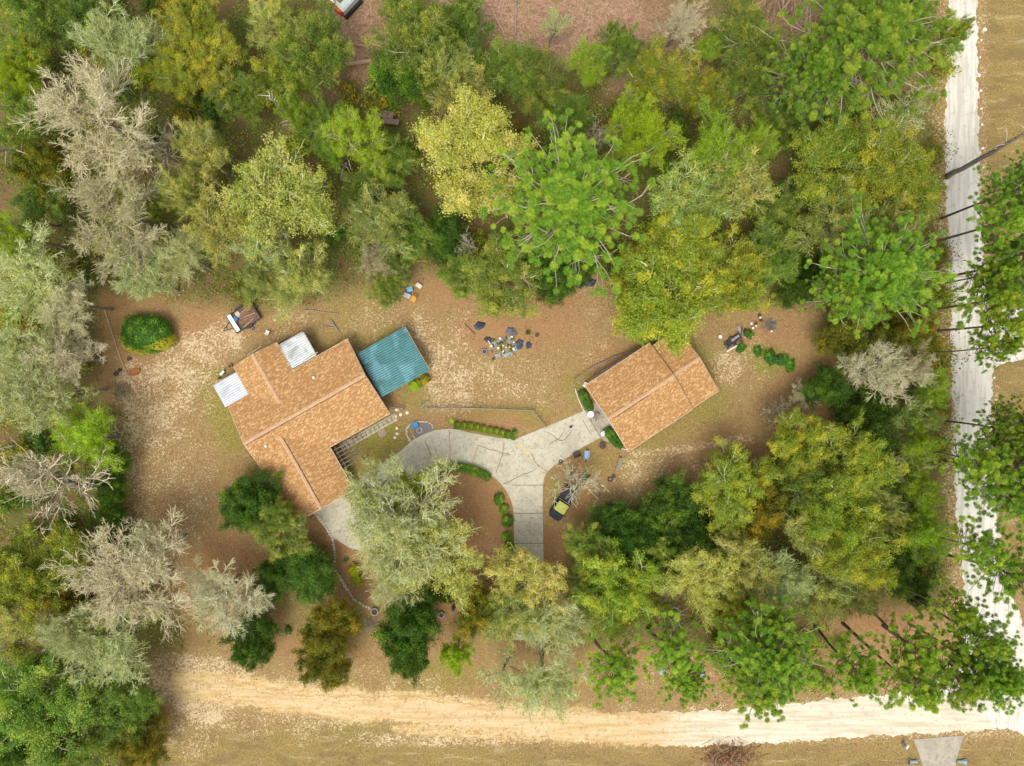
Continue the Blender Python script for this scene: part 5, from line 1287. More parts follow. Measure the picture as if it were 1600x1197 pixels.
for (x, y, r, c, lb) in [(1187, 496.5, .15, (.85, .84, .8), 'white pot, highest of those right of the big oak'), (1173, 506, .17, (.85, .84, .8), 'white pot nearest the big oak crown'), (1175.5, 513, .16, (.75, .84, .78), 'pale green-white pot, lowest of the three white ones'), (1180.5, 506, .2, (.1, .07, .06), 'dark brown pot between the white pots'), (1180.5, 509.5, .16, (.62, .72, .3), 'lime green pot among the white pots'), (1186, 493, .22, (.04, .04, .04), 'black pot behind the highest white pot'), (1188, 501, .2, (.07, .05, .05), 'black pot below the highest white pot'), (1204.5, 518, .14, (.8, .78, .72), 'white pot at the edge of the ash pile'), (1159.5, 536.5, .2, (.75, .62, .2), 'yellow pot right of the narrow black trailer'), (1158.5, 533.5, .2, (.3, .07, .04), 'dark red pot behind the yellow pot'), (1124.5, 526.5, .25, (.8, .8, .78), 'white bucket at the lower edge of the big oak, left of the black trailer')]:
    pot('flower_pot', lb, 'pot', x, y, r, .3, c, soil=c[0] < .5)
# brush and ash piles made of sticks
def sticks(name, label, cat, px, py, rx, ry, n_, L, r, cols, hgt=.5, seed=0, rot=0, kind=None, leaf=None, dirbias=None):
    rg = np.random.default_rng(seed); b = MB()
    o = thing(name, label, cat, at(px, py, hgt * .5), R(rot))
    for ci, c in enumerate(cols):
        b = MB()
        for i in range(n_ // len(cols)):
            q = rg.normal(size=2) * .45; q = np.clip(q, -1, 1); hz = hgt * max(0, 1 - np.hypot(*q)) * rg.uniform(.3, 1)
            a = rg.uniform(0, 6.28) if dirbias is None else R(dirbias) + rg.normal() * .35
            ll = L * rg.uniform(.4, 1); d_ = Vector((math.cos(a), math.sin(a), rg.uniform(-.15, .25))) * ll / 2
            c0 = Vector((q[0] * rx, q[1] * ry, hz + .06)); a0, b0 = c0 - d_, c0 + d_
            a0.z = max(a0.z, .03); b0.z = max(b0.z, .03)
            md = (a0 + b0) / 2 + Vector((rg.normal(), rg.normal(), rg.normal() * .4)) * ll * .08; md.z = max(md.z, .03)
            b.tube([a0, md, b0], [r, r * .8, r * .4], 5)
        b.build('stick', simple('stick_%d_%d_%d' % tuple(int(x * 100) for x in c), c), o, label=None)
    if leaf:
        rngl = np.random.default_rng(seed + 5); m_ = 1400; q = rngl.normal(size=(m_, 2)) * .42
        z = hgt * np.maximum(0, 1 - np.hypot(q[:, 0], q[:, 1])) * rngl.uniform(.4, 1.1, m_) + .04
        pos = np.stack([q[:, 0] * rx, q[:, 1] * ry, z], 1)
        v, f = leafq(rngl, pos, rngl.normal(size=(m_, 3)) + [0, 0, 1], rngl.uniform(.06, .15, m_))
        link_obj('dead_leaves', np_mesh('dead_leaves', [(v, f, 0, np.repeat(rngl.uniform(0, 1, m_), 4), np.repeat(rngl.uniform(0, 1, m_), 4))], [leaf]), o)
    return o
RUST = leafmat('leaf_dead', (0.36, 0.15, 0.07), (0.18, 0.07, 0.045), .15, (0.46, 0.24, 0.11))
sticks('brush_pile', 'red-brown brush pile on the verge below the white road', 'brush pile', 1140, 1185, 4.2, 2.3, 70, 2.6, .035, [(.42, .36, .28), (.25, .13, .09)], 1.2, 1, leaf=RUST)
sticks('brush_pile', 'heap of grey cut branches below the large pine at the top right', 'brush pile', 1352, 142, 3.2, 2.6, 90, 3.0, .05, [(.48, .38, .26), (.30, .24, .18), (.2, .15, .11)], 1.0, 2)
sticks('log_pile', 'pile of bare pale poles at the top edge left of the large pine', 'log pile', 1228, 10, 3.2, 1.6, 34, 3.4, .09, [(.56, .36, .20), (.40, .28, .19), (.24, .15, .1)], .9, 3, dirbias=70)
sticks('ash_pile', 'grey burnt twig pile on bare ground right of the white pots', 'ash pile', 1203, 507, 1.0, 1.0, 120, .8, .02, [(.30, .29, .26), (.16, .15, .13)], .25, 4)
sticks('brush_pile', 'greenish twig pile below the rusty sheet on the left of the yard', 'brush pile', 190, 612, 1.5, 1.2, 110, 1.2, .03, [(.42, .37, .22), (.26, .2, .12)], .5, 5)
sticks('brush_pile', 'low tangle of grey twigs above the round planter ring by the lower yard edge', 'brush pile', 575, 975, 1.5, 1.0, 80, 1.4, .02, [(.38, .31, .25), (.24, .19, .15)], .35, 6)
sticks('brush_pile', 'twig tangle on the pinkish clearing at the top centre', 'brush pile', 868, 55, 2.5, 1.2, 50, 1.8, .035, [(.45, .33, .24), (.28, .19, .13)], .4, 7)
o = MB().prism([(-.75, -.35), (.2, -.5), (.8, -.1), (.75, .35), (-.1, .3), (-.7, .25)], .15, lambda x, y: .2 + .08 * x + .05 * math.sin(y * 8)).build('rusty_sheet', simple('rust', (0.38, 0.13, 0.03), (.26, .09, .03), 4), None, at(211, 581), R(12)); tag(o, 'orange rusty metal sheet lying left of the white lean-to, under the oval yew bush', 'sheet')
for (x, y, r, c, lb) in [(183, 584, .3, (.05, .04, .05), 'black pot, lower of the pair left of the rusty sheet'), (188.5, 578, .25, (.03, .03, .03), 'black pot, upper of the pair left of the rusty sheet'), (203, 561, .26, (.16, .1, .08), 'dark brown pot just below the oval yew bush'), (189, 586.5, .12, (.8, .78, .74), 'tiny white pot beside the black pair')]:
    pot('flower_pot', lb, 'pot', x, y, r, .35, c)
tag(MB().blob((0, 0, .12), (.4, .24, .16), 3, 9, 5, .25).build('white_rock', simple('white_rock', (.78, .78, .74), (.55, .56, .55), 5), None, at(160, 562)), 'white rock on the leaf litter left of the oval yew bush', 'rock')
tag(MB().tube([(*P(163, 480).xy, .15), (*P(177, 525).xy, .1), (*P(188, 558).xy, .1), (*P(199, 583).xy, .12), (*P(213, 603).xy, .1)], [.05, .05, .06, .05, .03], 6).build('fallen_branch', simple('pale_branch', (.62, .5, .32), (.45, .36, .24), 4)), 'long thin pale branch lying between the left trees and the rusty sheet', 'branch')
tag(MB().box((0, 0, .1), (.9, .1, .05)).build('white_board', WHITE, None, at(209, 491), R(8)), 'small white board at the upper edge of the oval yew bush', 'board')
# mailbox, culvert ends
t_ = thing('mailbox', 'white mailbox on a dark post at the roadside left of the concrete culvert driveway', 'mailbox', at(1410, 1160), R(-40))
MB().box((0, 0, .55), (.1, .1, 1.1)).build('post', WOOD, t_)
mbx = MB(); pr = [(-.13, 0), (.13, 0), (.13, .12)] + [(.13 * math.cos(a), .12 + .11 * math.sin(a)) for a in (.5, 1.0, 1.57, 2.1, 2.6)] + [(-.13, .12)]
k_ = len(pr); mbx.add([(x - .0, s * .27, z + 1.1) for s in (-1, 1) for x, z in pr], [tuple(range(k_)), tuple(reversed(range(k_, 2 * k_)))] + [(j, i, i + k_, j + k_) for i in range(k_) for j in [(i + 1) % k_]]); mbx.build('box', WHITE, t_); MB().box((.15, .1, 1.26), (.02, .14, .08)).build('flag', simple('red_flag', (.5, .05, .04)), t_)
tag(MB().box((0, 0, .01), (.5, .9, .02)).build('shadow_patch', simple('dark_wood', (.16, .125, .1)), None, at(1412, 1162), R(20)), 'flat dark patch laid as a shadow beside the white mailbox', 'board')  # thin dark sheet standing in for the mailbox post's shadow
BPV = simple('blue_pipe', (.28, .38, .46), (.22, .30, .38), 4, .5)
for (x, s, lb) in ((1426, -1, 'left pale blue flared culvert end beside the concrete culvert driveway'), (1500, 1, 'right pale blue flared culvert end beside the concrete culvert driveway')):
    t_ = thing('culvert_end', lb, 'culvert', at(x, 1189), 0, 'culvert ends')
    pp = MB(); pp.lathe([(.2, 0), (.2, .7), (.42, 1.1), (.38, 1.1), (.17, .7), (.17, 0)], (0, 0, 0), 14, cap=False); pp.v = [(s * (z - .5), x_, y_ + .12) for x_, y_, z in pp.v]; pp.build('pipe', BPV, t_)
# excavator at the top edge
OR = simple('orange_paint', (0.62, 0.10, 0.03), (.5, .08, .03), 3, .45); GRP = simple('grey_white_paint', (.62, .66, .60), (.45, .48, .44), 5, .5)
ex = thing('excavator', 'orange and grey-white tracked excavator on the clearing at the top edge', 'excavator', at(540, -2, 1.4), R(47))
MB().box((-.1, 0, 1.35), (2.9, 2.3, .9)).build('body', GRP, ex)
cwm = MB().prism([(-1.55, -1.15), (-1.9, -.8), (-2.02, 0), (-1.9, .8), (-1.55, 1.15)], .85, 1.82); cwm.build('counterweight', OR, ex)
en = MB(); en.box((-.6, .35, 1.86), (.9, .9, .14)); en.build('engine_cover', simple('engine_dark', (.16, .15, .14), (.08, .07, .07), 5), ex)
hs_ = MB(); hs_.box((-.5, -.78, 1.85), (1.6, .4, .12)); hs_.box((.7, -.3, 1.85), (.5, 1.0, .12)); hs_.build('hatch', simple('pale_hatch', (.55, .66, .66), (.42, .5, .5), 4), ex)
cb_ = MB(); cb_.box((.75, .62, 2.0), (1.4, .95, 1.1)); cb_.build('cab', GLASS, ex); MB().box((.75, .62, 2.58), (1.45, 1.0, .07)).build('cab_roof', GRP, ex)
for s_ in (-1, 1):
    tk = MB(); tk.box((-.05, s_ * .95 - .15, .42), (3.1, .5, .55)); 
    for i in range(14): tk.box((-1.5 + i * .22, s_ * .95 - .15, .71), (.1, .52, .04))
    tk.build('track', BLACK, ex)
MB().tube([(1.3, -.2, 1.5), (2.8, -.2, 3.0), (4.2, -.2, 2.4)], [.2, .22, .15], 8).build('boom', OR, ex); MB().tube([(4.2, -.2, 2.5), (4.9, -.2, .9)], [.15, .1], 8).build('arm', OR, ex); MB().box((4.95, -.2, .55), (.7, .8, .6)).build('bucket', TR, ex)
# logs
LOGM = simple('cut_log', (.52, .36, .22), (.38, .26, .17), 4); LOGD = simple('grey_log', (.34, .27, .22), (.2, .155, .13), 4)
def log(label, x1, y1, x2, y2, r, mat=LOGM, z=None, name='log', cat='log'):
    a, b = P(x1, y1), P(x2, y2); L = (b - a).length; o = MB()
    o.tube([(0, 0, 0), (L * .3, .03, .02), (L * .7, -.03, 0), (L, 0, 0)], [r, r * .95, r * .85, r * .8], 9)
    ob = o.build(name, mat, None, (a.x, a.y, (z if z is not None else r)), math.atan2(b.y - a.y, b.x - a.x)); tag(ob, label, cat)
log('thick pale orange-brown cut log lying in the clearing below the excavator', 529, 105, 581, 96, .30)
log('thin pale pole lying in the clearing between the excavator and the thick log', 512, 64, 575, 73, .10)
log('thin pale pole slanting at the top edge right of the tall green trees', 767, 14, 788, 52, .09)
log('short pale stick lying beside the slanting pole at the top edge', 740, 20, 775, 24, .08)
log('dark fallen trunk standing out against the pinkish clearing at the top', 806, 0, 806, 55, .13, LOGD)
log('dark slim trunk in the clearing right of the first dark trunk', 863, 15, 864, 56, .10, LOGD)
log('grey log end with a pale cut face among the trees left of the right boundary', 1330, 670, 1352, 679, .28, LOGM)
log('short pale log among the dark bushes left of the pale lichen tree', 1304, 640, 1330, 632, .22, LOGD)
log('short cut log piece between the two red-brown patches at the top centre', 993, 66, 1000, 68, .12)
log('dark bare pole lying on the roadside beside the large top right pine', 1431, 92, 1460, 145, .08, LOGD)
log('brown fallen trunk at the left edge of the woods, lower of the two', 0, 702, 52, 690, .18, LOGD)
log('small dark branch on open ground above the patio roof', 475, 484, 529, 490, .07, LOGD, name='branch', cat='branch')
log('dark curved garden timber above the patio roof', 503, 510, 528, 512, .09, LOGD)
log('short dark timber right of the patio roof gap', 517, 500, 531, 520, .12, LOGD)
log('thin fallen trunk crossing the lower left woods edge', 0, 1018, 46, 997, .14, LOGD)
log('thin log behind the lower left bare tree', 52, 1046, 70, 1036, .10, LOGD)
log('short pale log on the leaf litter at the left woods', 33, 250, 48, 259, .12)
# timber line right of the fork and small yard bits
tag(MB().box((0, 0, .12), (2.3, .16, .2)).build('timber', WOOD, None, at(934, 765), R(88)), 'upright-lying grey timber right of the dark truck', 'timber')
t_ = thing('deer_stand', 'small brown wooden platform with a grey rim hidden among the woods at the top centre', 'platform', at(607, 184, 1.2), R(-6))
for (cx_, cy_, w1, h1) in ((-.35, .35, 1.9, .75), (.3, -.45, 2.2, .7)):
    MB().box((cx_, cy_, 1.2 + cx_ * .05), (w1, h1, .08)).build('deck', simple('red_brown_boards', (.30, .2, .16), (.2, .13, .11), 4, stretch=(1, 8, 1)), t_)
MB().box((-.3, .75, 1.27), (1.9, .06, .1)).box((1.3, -.45, 1.27), (.07, .7, .12)).build('rim', simple('grey_board', (.33, .3, .3)), t_)
for s_ in (-1, 1):
    for q_ in (-1, 1): MB().box((s_ * .8, q_ * .5, .58), (.1, .1, 1.14)).build('leg', WOOD, t_)
t_ = thing('garden_statue', 'dark grey figure-like garden ornament at the lower yard edge between dark trees', 'ornament', at(708, 952, .6), .5)
MB().lathe([(.3, 0), (.3, .15), (.14, .2), (.2, .6), (.24, .8), (.1, .95), (.13, 1.05), (.1, 1.18), (.02, 1.22)], (0, 0, 0), 12).build('figure', simple('dark_stone', (.13, .12, .14), (.08, .075, .09), 5), t_)
crate_ = thing('water_meter_box', 'small blue-grey lid half hidden under the roadside pine right of centre', 'box', at(1035, 1047), R(8)); MB().box((0, 0, .12), (1.1, 1.0, .24)).build('body', simple('grey_blue', (.32, .36, .42), (.22, .26, .3), 4), crate_); MB().box((0, 0, .26), (.9, .8, .04)).build('lid', simple('grey_blue2', (.4, .44, .5)), crate_)
t_ = thing('trash_bin', 'black wheeled bin at the right side of the roadside pine', 'bin', at(1094, 1044), .3); MB().box((0, 0, .5), (.6, .65, 1.0)).build('body', BLACK, t_); MB().box((0, 0, 1.03), (.66, .72, .07)).build('lid', BLACK, t_)
t_ = thing('storage_tub', 'pale blue-green tub next to the black wheeled bin', 'tub', at(1096, 1054), .3); MB().box((0, 0, .2), (.5, .5, .4)).build('body', simple('pale_teal', (.35, .48, .5)), t_); MB().box((0, 0, .42), (.55, .55, .04)).build('lid', simple('pale_teal', (.35, .48, .5)), t_)
# rocks along the white road
RK = MB().blob((0, 0, .07), (.2, .15, .12), 3, 8, 5, .25); rk0 = RK.build('roadside_rock', simple('chalk_rock', (.82, .78, .68), (.66, .6, .5), 5)); bpy.data.objects.remove(rk0); rkm = bpy.data.meshes['roadside_rock']
for i, (x, y) in enumerate([(1538, 47), (1533, 63), (1529, 118), (1532, 142), (1533, 170), (1534, 195), (1535, 232), (1536, 262), (1531, 90), (1555, 625), (1553, 590)]):
    o = link_obj('roadside_rock', rkm, None, at(x, y), i); s_ = rr.uniform(.7, 1.5); o.scale = (s_, s_, s_); tag(o, 'pale rock on the right edge of the white road, ' + ['topmost', 'second from the top', 'fourth from the top', 'fifth from the top', 'sixth from the top', 'seventh from the top', 'eighth, above the grey trunk', 'just above the grey leaning trunk', 'third from the top', 'lowest one below the side road', 'upper one below the side road'][i], 'rock', 'pale rocks along the white road')
# ------------------------------------------------------------------ trees: kind, crown x, crown y, crown radius, label, [height]
TREES = [
 # upper left woods
 ('B', 155, 165, 100, 'huge pale grey leafless tree in the upper left of the woods', 18), ('T', 195, 330, 92, 'wide tan leafless tree just above the upper left yard corner', 13), ('S', 258, 222, 50, 'dead whitish snag at the lower right of the huge pale leafless tree', 9),
 ('G', 45, 25, 50, 'mid-green tree in the very top left corner'), ('O', 28, 85, 42, 'yellow-green tree at the left edge near the top left corner'), ('G', 105, 22, 45, 'green tree second from the left along the top edge'), ('W', 175, 45, 62, 'grey-green twiggy tree at the top edge above the huge pale leafless tree'), ('V', 225, 70, 40, 'thin twiggy tree between the top edge tree and the olive tree'),
 ('O', 290, 35, 48, 'olive tree at the top edge, above left of the excavator'), ('O', 335, 85, 50, 'olive-yellow tree right of the huge pale tree, below the top edge'), ('O', 268, 110, 42, 'small olive tree touching the right of the huge pale tree'), ('G', 370, 140, 45, 'green tree below the olive-yellow tree left of centre top'), ('M', 22, 118, 36, 'light green tree at the left edge beside the huge pale tree', 9), ('G', 25, 190, 42, 'low green tree at the left edge under the huge pale tree'), ('C', 60, 255, 42, 'dark olive low tree left of the tan leafless tree', 7),
 ('m', 15, 360, 38, 'lime tree at the left edge level with the upper yard boundary', 13), ('G', 70, 320, 40, 'low green tree between the lime tree and the tan bare tree', 6), ('L', 315, 240, 52, 'feathery grey-green tree below the dead snag', 11), ('L', 270, 300, 40, 'pale green twiggy tree right of the tan leafless tree', 11), ('Y', 440, 285, 90, 'large yellow-tipped oak above the big house', 13), ('Y', 345, 335, 58, 'yellow-orange oak left of the large yellow-tipped oak', 12), ('W', 390, 380, 50, 'pale lichen oak right at the upper yard boundary above the trailer', 10),
 ('W', 205, 420, 55, 'pale oak overhanging the upper left corner of the yard', 9), ('W', 290, 405, 50, 'pale oak overhanging the yard edge, second from the left corner', 9), ('L', 450, 425, 58, 'yellow-green oak overhanging the yard above the patio roof', 9), ('L', 395, 432, 36, 'grey-green oak just above the black utility trailer', 8), ('V', 240, 445, 40, 'wispy pale tree above the oval yew bush', 8),
 # left woods
 ('W', 60, 435, 82, 'large lichen-grey oak at the left edge beside the yard corner', 12), ('B', 105, 470, 45, 'leafless grey crown right of the large lichen oak', 12), ('W', 30, 540, 62, 'pale lichen oak at the left edge, middle height', 12), ('B', 100, 560, 55, 'pale bare tree left of the black pots', 11), ('W', 45, 625, 70, 'pale twiggy oak at the left edge above the green sweetgum', 12), ('V', 115, 610, 42, 'thin pale tree beside the yard edge left of the brush pile', 9), ('m', 122, 690, 56, 'fresh green sweetgum on the left yard edge', 11), ('S', 60, 780, 95, 'big whitish bare tree with open branches at the left edge', 13), ('B', 40, 745, 45, 'small pale bare crown at the left edge under the whitish tree', 11),
 ('D', 165, 712, 30, 'dark evergreen, top one of the column along the left yard edge', 5), ('D', 170, 760, 28, 'dark evergreen, second of the column along the left yard edge', 5), ('D', 172, 808, 28, 'dark evergreen, third of the column along the left yard edge', 5), ('D', 175, 860, 28, 'dark evergreen, lowest of the column along the left yard edge', 5),
 ('O', 30, 905, 62, 'yellow-olive tree at the left edge below the whitish bare tree'), ('O', 100, 860, 48, 'olive-yellow tree left of the lower evergreen column'), ('Y', 28, 968, 48, 'yellowish tree at the left edge above the thin fallen trunk'), ('C', 92, 935, 40, 'brownish olive tree left of the spreading pale tree', 7),
 ('B', 200, 930, 104, 'spreading pale lichen tree with few leaves at the lower left yard corner', 13), ('B', 240, 860, 48, 'upright pale bare crown at the top of the lower left corner group', 11), ('B', 335, 930, 72, 'silvery bare tree on the lower yard edge, right of the corner group', 9), ('W', 145, 1015, 72, 'feathery pale green tree just outside the lower left yard corner', 11), ('W', 110, 980, 52, 'wispy pale tree left of the feathery pale green tree', 12),
 ('G', 60, 1120, 85, 'large mid-green tree in the lower left corner'), ('G', 180, 1110, 55, 'green tree at the lower left, next to the sandy track end', 8), ('C', 215, 1165, 40, 'dark olive tree at the bottom edge beside the sandy verge', 7), ('m', 14, 1075, 36, 'lime tree at the left edge near the bottom', 9), ('G', 110, 1175, 50, 'green tree at the bottom edge left of the dark olive tree'), ('D', 20, 1175, 40, 'dark green tree in the bottom left corner', 8),
 # top middle
 ('G', 480, 72, 62, 'dense mid-green tree just left of the clearing with the excavator', 11), ('O', 435, 110, 55, 'olive oak below left of the dense mid-green tree'), ('L', 420, 35, 45, 'pale twiggy tree at the top edge left of the excavator'), ('m', 562, 212, 50, 'lime sweetgum beside the small brown wooden platform', 12), ('m', 452, 172, 28, 'sparse lime tree with bare white limbs above the yellow-tipped oak', 11), ('m', 515, 235, 26, 'small lime tuft on the bent trunk left of the lime sweetgum', 9),
 ('G', 640, 62, 68, 'large green oak right of the excavator clearing', 12), ('D', 640, 120, 50, 'dark green tree below the large green oak', 8), ('L', 695, 95, 48, 'lichen-green twiggy tree beside the large green oak', 12), ('G', 720, 30, 50, 'green tree at the top edge right of the large green oak'), ('L', 720, 150, 48, 'grey-green tree above the big golden oak', 10), ('G', 790, 95, 48, 'rounded green tree below the dark slim trunks'), ('G', 845, 130, 48, 'broad mid-green tree right of the rounded green tree'), ('V', 862, 30, 28, 'small pale tree on the pinkish clearing', 9), ('m', 930, 95, 36, 'small yellow-lime tree on the edge of the pinkish clearing', 9), ('G', 970, 75, 42, 'grey-green tree right of the small yellow-lime tree', 9), ('G', 880, 175, 42, 'dull green tree above the tall pine', 8), ('S', 937, 200, 38, 'grey leafless tree between the tall pine and the lime sweetgum', 10), ('M', 1003, 205, 54, 'brilliant lime green sweetgum at the upper centre', 12), ('m', 985, 160, 30, 'lime crown adjoining the top of the brilliant lime sweetgum', 11),
 ('O', 1035, 105, 52, 'olive oak below the pale bare tree at the top edge'), ('B', 1062, 28, 40, 'creamy pale bare tree on the clearing at the top edge', 9), ('m', 1108, 75, 24, 'tiny lime-yellow tree right of the olive oak', 7), ('G', 1160, 55, 55, 'loose green tree at the top edge left of the pole pile'), ('G', 1170, 125, 50, 'green tree below the loose green tree left of the top right pine', 9), ('O', 1100, 140, 40, 'small olive-green tree right of the olive oak', 8),
 ('A', 735, 262, 96, 'big golden yellow oak in the upper centre', 14), ('L', 585, 345, 58, 'pale green oak between the two yellow oaks', 10), ('G', 500, 185, 42, 'low green tree under the bare white limbs', 7), ('G', 640, 355, 42, 'green tree under the left side of the golden oak', 7), ('D', 690, 372, 42, 'dark green tree beneath the golden oak', 6), ('T', 578, 402, 34, 'fuzzy tan bare tree on the boundary above the teal carport', 7), ('G', 618, 425, 28, 'green bush-like tree beside the blue bin', 5), ('G', 600, 458, 26, 'green low tree left of the blue bin group', 4.5), ('S', 722, 385, 25, 'small whitish bare treetop above the green yard oak', 9),
 ('G', 778, 446, 66, 'rounded green yard oak above the pot collection', 8), ('D', 850, 430, 42, 'dark shrubby tree at the foot of the tall pine', 6), ('G', 720, 440, 35, 'small green tree left side of the rounded yard oak', 6), ('D', 905, 405, 35, 'dark low tree behind the black tarps', 5),
 ('P', 895, 305, 108, 'great pine with round needle tufts in the upper centre', 20), ('G', 610, 250, 40, 'dull green tree between the lime sweetgum and the golden oak', 7), ('G', 560, 290, 36, 'low green tree at the foot of the lime sweetgum', 6),
 # upper right woods
 ('m', 1140, 225, 60, 'lime-tinged tree with grey limbs right of the brilliant sweetgum', 12), ('m', 1198, 215, 32, 'small lime tree right of the lime-tinged tree', 10), ('L', 1075, 290, 68, 'grey-green lichen oak right of the great pine', 11), ('L', 1165, 295, 62, 'dull lichen oak below the small lime tree', 11), ('O', 1058, 370, 62, 'yellow-olive oak on the upper boundary right of the great pine', 11), ('O', 1060, 460, 85, 'large olive-green oak overhanging the top of the garage', 12), ('O', 1140, 425, 62, 'olive-yellow oak adjoining the right of the large garage oak', 12), ('O', 985, 430, 45, 'olive-green oak left part of the group above the garage', 10), ('O', 1000, 490, 45, 'green oak limb group closest to the garage roof peak', 9),
 ('P', 1350, 62, 112, 'largest pine with dense bright tufts in the top right', 18), ('P', 1268, 110, 62, 'pine with bare grey lower branches left of the largest pine', 16), ('G', 1235, 190, 40, 'green tree under the left pine of the top right group', 7), ('O', 1290, 265, 72, 'olive oak with pale twigs right of the lime-tinged tree', 11), ('L', 1310, 345, 62, 'lichen oak above the upper right yard boundary', 10), ('O', 1375, 270, 72, 'golden-olive oak near the white road', 11), ('O', 1425, 305, 52, 'olive oak touching the white road edge', 10), ('L', 1395, 350, 50, 'greenish grey oak above the upper right yard corner', 10), ('V', 1375, 190, 55, 'brushy grey tree between the largest pine and the golden-olive oak', 7), ('V', 1430, 170, 32, 'thin greyish tree at the road edge below the largest pine', 6), ('G', 1230, 320, 42, 'green tree left of the lichen oak', 7), ('G', 1215, 390, 52, 'green tree behind the olive-yellow oak at the boundary', 8), ('D', 1250, 440, 36, 'dark green tree left of the yard corner pine', 6),
 ('P', 1385, 425, 88, 'bright pine over the upper right yard corner', 17), ('P', 1330, 455, 48, 'smaller pine at the left of the corner pine', 14), ('O', 1488, 40, 26, 'small olive tree overhanging the white road at the top', 8),
 ('C', 1355, 535, 55, 'olive-brown cedar below the corner pine', 8), ('C', 1425, 520, 48, 'dark cedar between the corner pine and the white road', 8), ('C', 1310, 525, 32, 'small dark cedar at the yard edge below the corner pine', 5), ('B', 1385, 585, 58, 'pale mint-grey lichen tree on the right yard edge', 11), ('B', 1425, 570, 38, 'greyish bare crown right of the pale lichen tree', 10), ('L', 1430, 655, 38, 'dull green-grey tree beside the white road below the lichen tree', 8), ('m', 1460, 605, 30, 'small lime pine-like tree by the white road', 8), ('S', 1208, 640, 30, 'tiny grey bare shrub tree right of the garage', 4), ('B', 1258, 612, 24, 'small tan bare shrub at the right end of the yard', 4), ('D', 1295, 612, 35, 'dark evergreen at the right yard edge below the bare shrub', 5), ('D', 1360, 660, 42, 'dark tree beneath the pale lichen tree', 6), ('m', 1448, 695, 32, 'lime tree beside the road right of the yard forest', 10),
 # lower right forest
 ('O', 1265, 695, 55, 'olive-green oak at the top of the lower right wood', 10), ('O', 1335, 730, 58, 'yellow-topped oak at the right of the lower right wood', 11), ('G', 1255, 755, 50, 'green oak below the topmost olive-green oak', 10), ('O', 1325, 800, 62, 'bright olive-yellow oak by the right boundary', 12), ('L', 1260, 820, 52, 'lichen-tinted oak in the heart of the lower right wood', 11), ('O', 1350, 865, 62, 'golden-green oak at the lower right of the wood', 12), ('L', 1385, 800, 35, 'grey-green crown on the right boundary line', 9), ('O', 1150, 755, 62, 'broad light olive oak at the upper left of the lower right wood', 9), ('D', 1060, 795, 45, 'dark evergreen left of the broad light olive oak', 6), ('D', 1000, 835, 48, 'dark evergreen above the pale crooked dead branch', 6), ('D', 1090, 850, 50, 'dark tree under the pale dead branch', 7), ('D', 950, 815, 34, 'dark green tree on the left edge of the lower right wood', 5), ('G', 925, 865, 42, 'green tree at the left edge next to the driveway', 7), ('G', 1040, 860, 42, 'green tree in the middle of the lower right wood', 7), ('O', 975, 925, 66, 'spreading green oak with pale twigs at the lower wood edge', 10), ('G', 920, 920, 38, 'green tree between the driveway oak and the spreading green oak', 7), ('Y', 1110, 900, 62, 'yellow-lichen oak in the lower middle of the wood', 11), ('Y', 1165, 890, 58, 'golden-grey oak right of the yellow-lichen oak', 11), ('W', 1225, 900, 52, 'grey lichen oak right of the golden-grey oak', 11), ('L', 1285, 920, 55, 'dull grey-green oak near the lower boundary', 10), ('O', 1150, 950, 45, 'yellow-green oak above the leftmost of the bright lower pines', 9), ('L', 1340, 930, 42, 'grey twiggy oak at the lower right corner of the wood', 9), ('C', 1200, 800, 50, 'dark olive tree between the two top oaks of the wood', 8), ('T', 1045, 905, 32, 'brown twiggy bare tree above the pale leaning trunk', 6),
 # driveway trees and front yard
 ('W', 632, 838, 98, 'great lichen-grey oak in the middle of the driveway loop', 13), ('Y', 700, 860, 75, 'yellow-green leaning half of the great driveway oak', 11), ('W', 588, 782, 56, 'pale green crown nearest the pergola', 10), ('W', 610, 900, 62, 'silver-limbed oak crown at the lower left of the driveway loop', 10), ('O', 640, 775, 38, 'olive crown beside the crescent hedge', 9),
 ('Y', 830, 915, 66, 'yellow-green oak over the lower end of the driveway', 10), ('W', 870, 965, 60, 'pale olive oak right of the driveway end', 10), ('L', 800, 960, 50, 'lichen oak left of the driveway end', 10), ('W', 850, 1060, 62, 'greyish thin oak between the driveway end and the sandy road', 10), ('V', 800, 1050, 52, 'ghostly grey-green tree leaning over the verge', 8),
 ('S', 898, 742, 48, 'small bare white-limbed tree over the bed of the dark truck', 6),
 ('D', 395, 775, 50, 'dense deep green tree at the lower left wall of the big house', 6.5), ('D', 375, 790, 34, 'left lobe tree of the deep green group by the big house', 5.5), ('G', 435, 838, 48, 'brighter green rounded tree at the bottom tip of the big house', 7), ('D', 465, 893, 50, 'wide dark bush tree below the brighter green tree', 4.5), ('D', 498, 885, 30, 'dark bush lobe nearest the winding stone border', 4), ('D', 425, 905, 32, 'dark bush lobe at the lower left of the wide dark bush', 4),
 ('D', 392, 1003, 42, 'round dark evergreen on the lower yard line, leftmost', 7), ('C', 512, 1000, 50, 'yellow-brown cedar with a bare grey heart on the lower yard line', 8), ('C', 495, 1040, 42, 'lower left lobe of the yellow-brown cedar on the verge', 7), ('D', 640, 970, 56, 'large dark oak on the lower yard line', 9), ('D', 632, 1015, 40, 'lower part of the dark oaks reaching over the verge', 8), ('M', 712, 1025, 26, 'small lime tree on the lower yard line', 7), ('C', 755, 960, 40, 'dark cedar with yellow tips beside the driveway end', 7), ('D', 690, 930, 22, 'small dark shrub tree above the pale planter ring', 3),
 # roadside pines
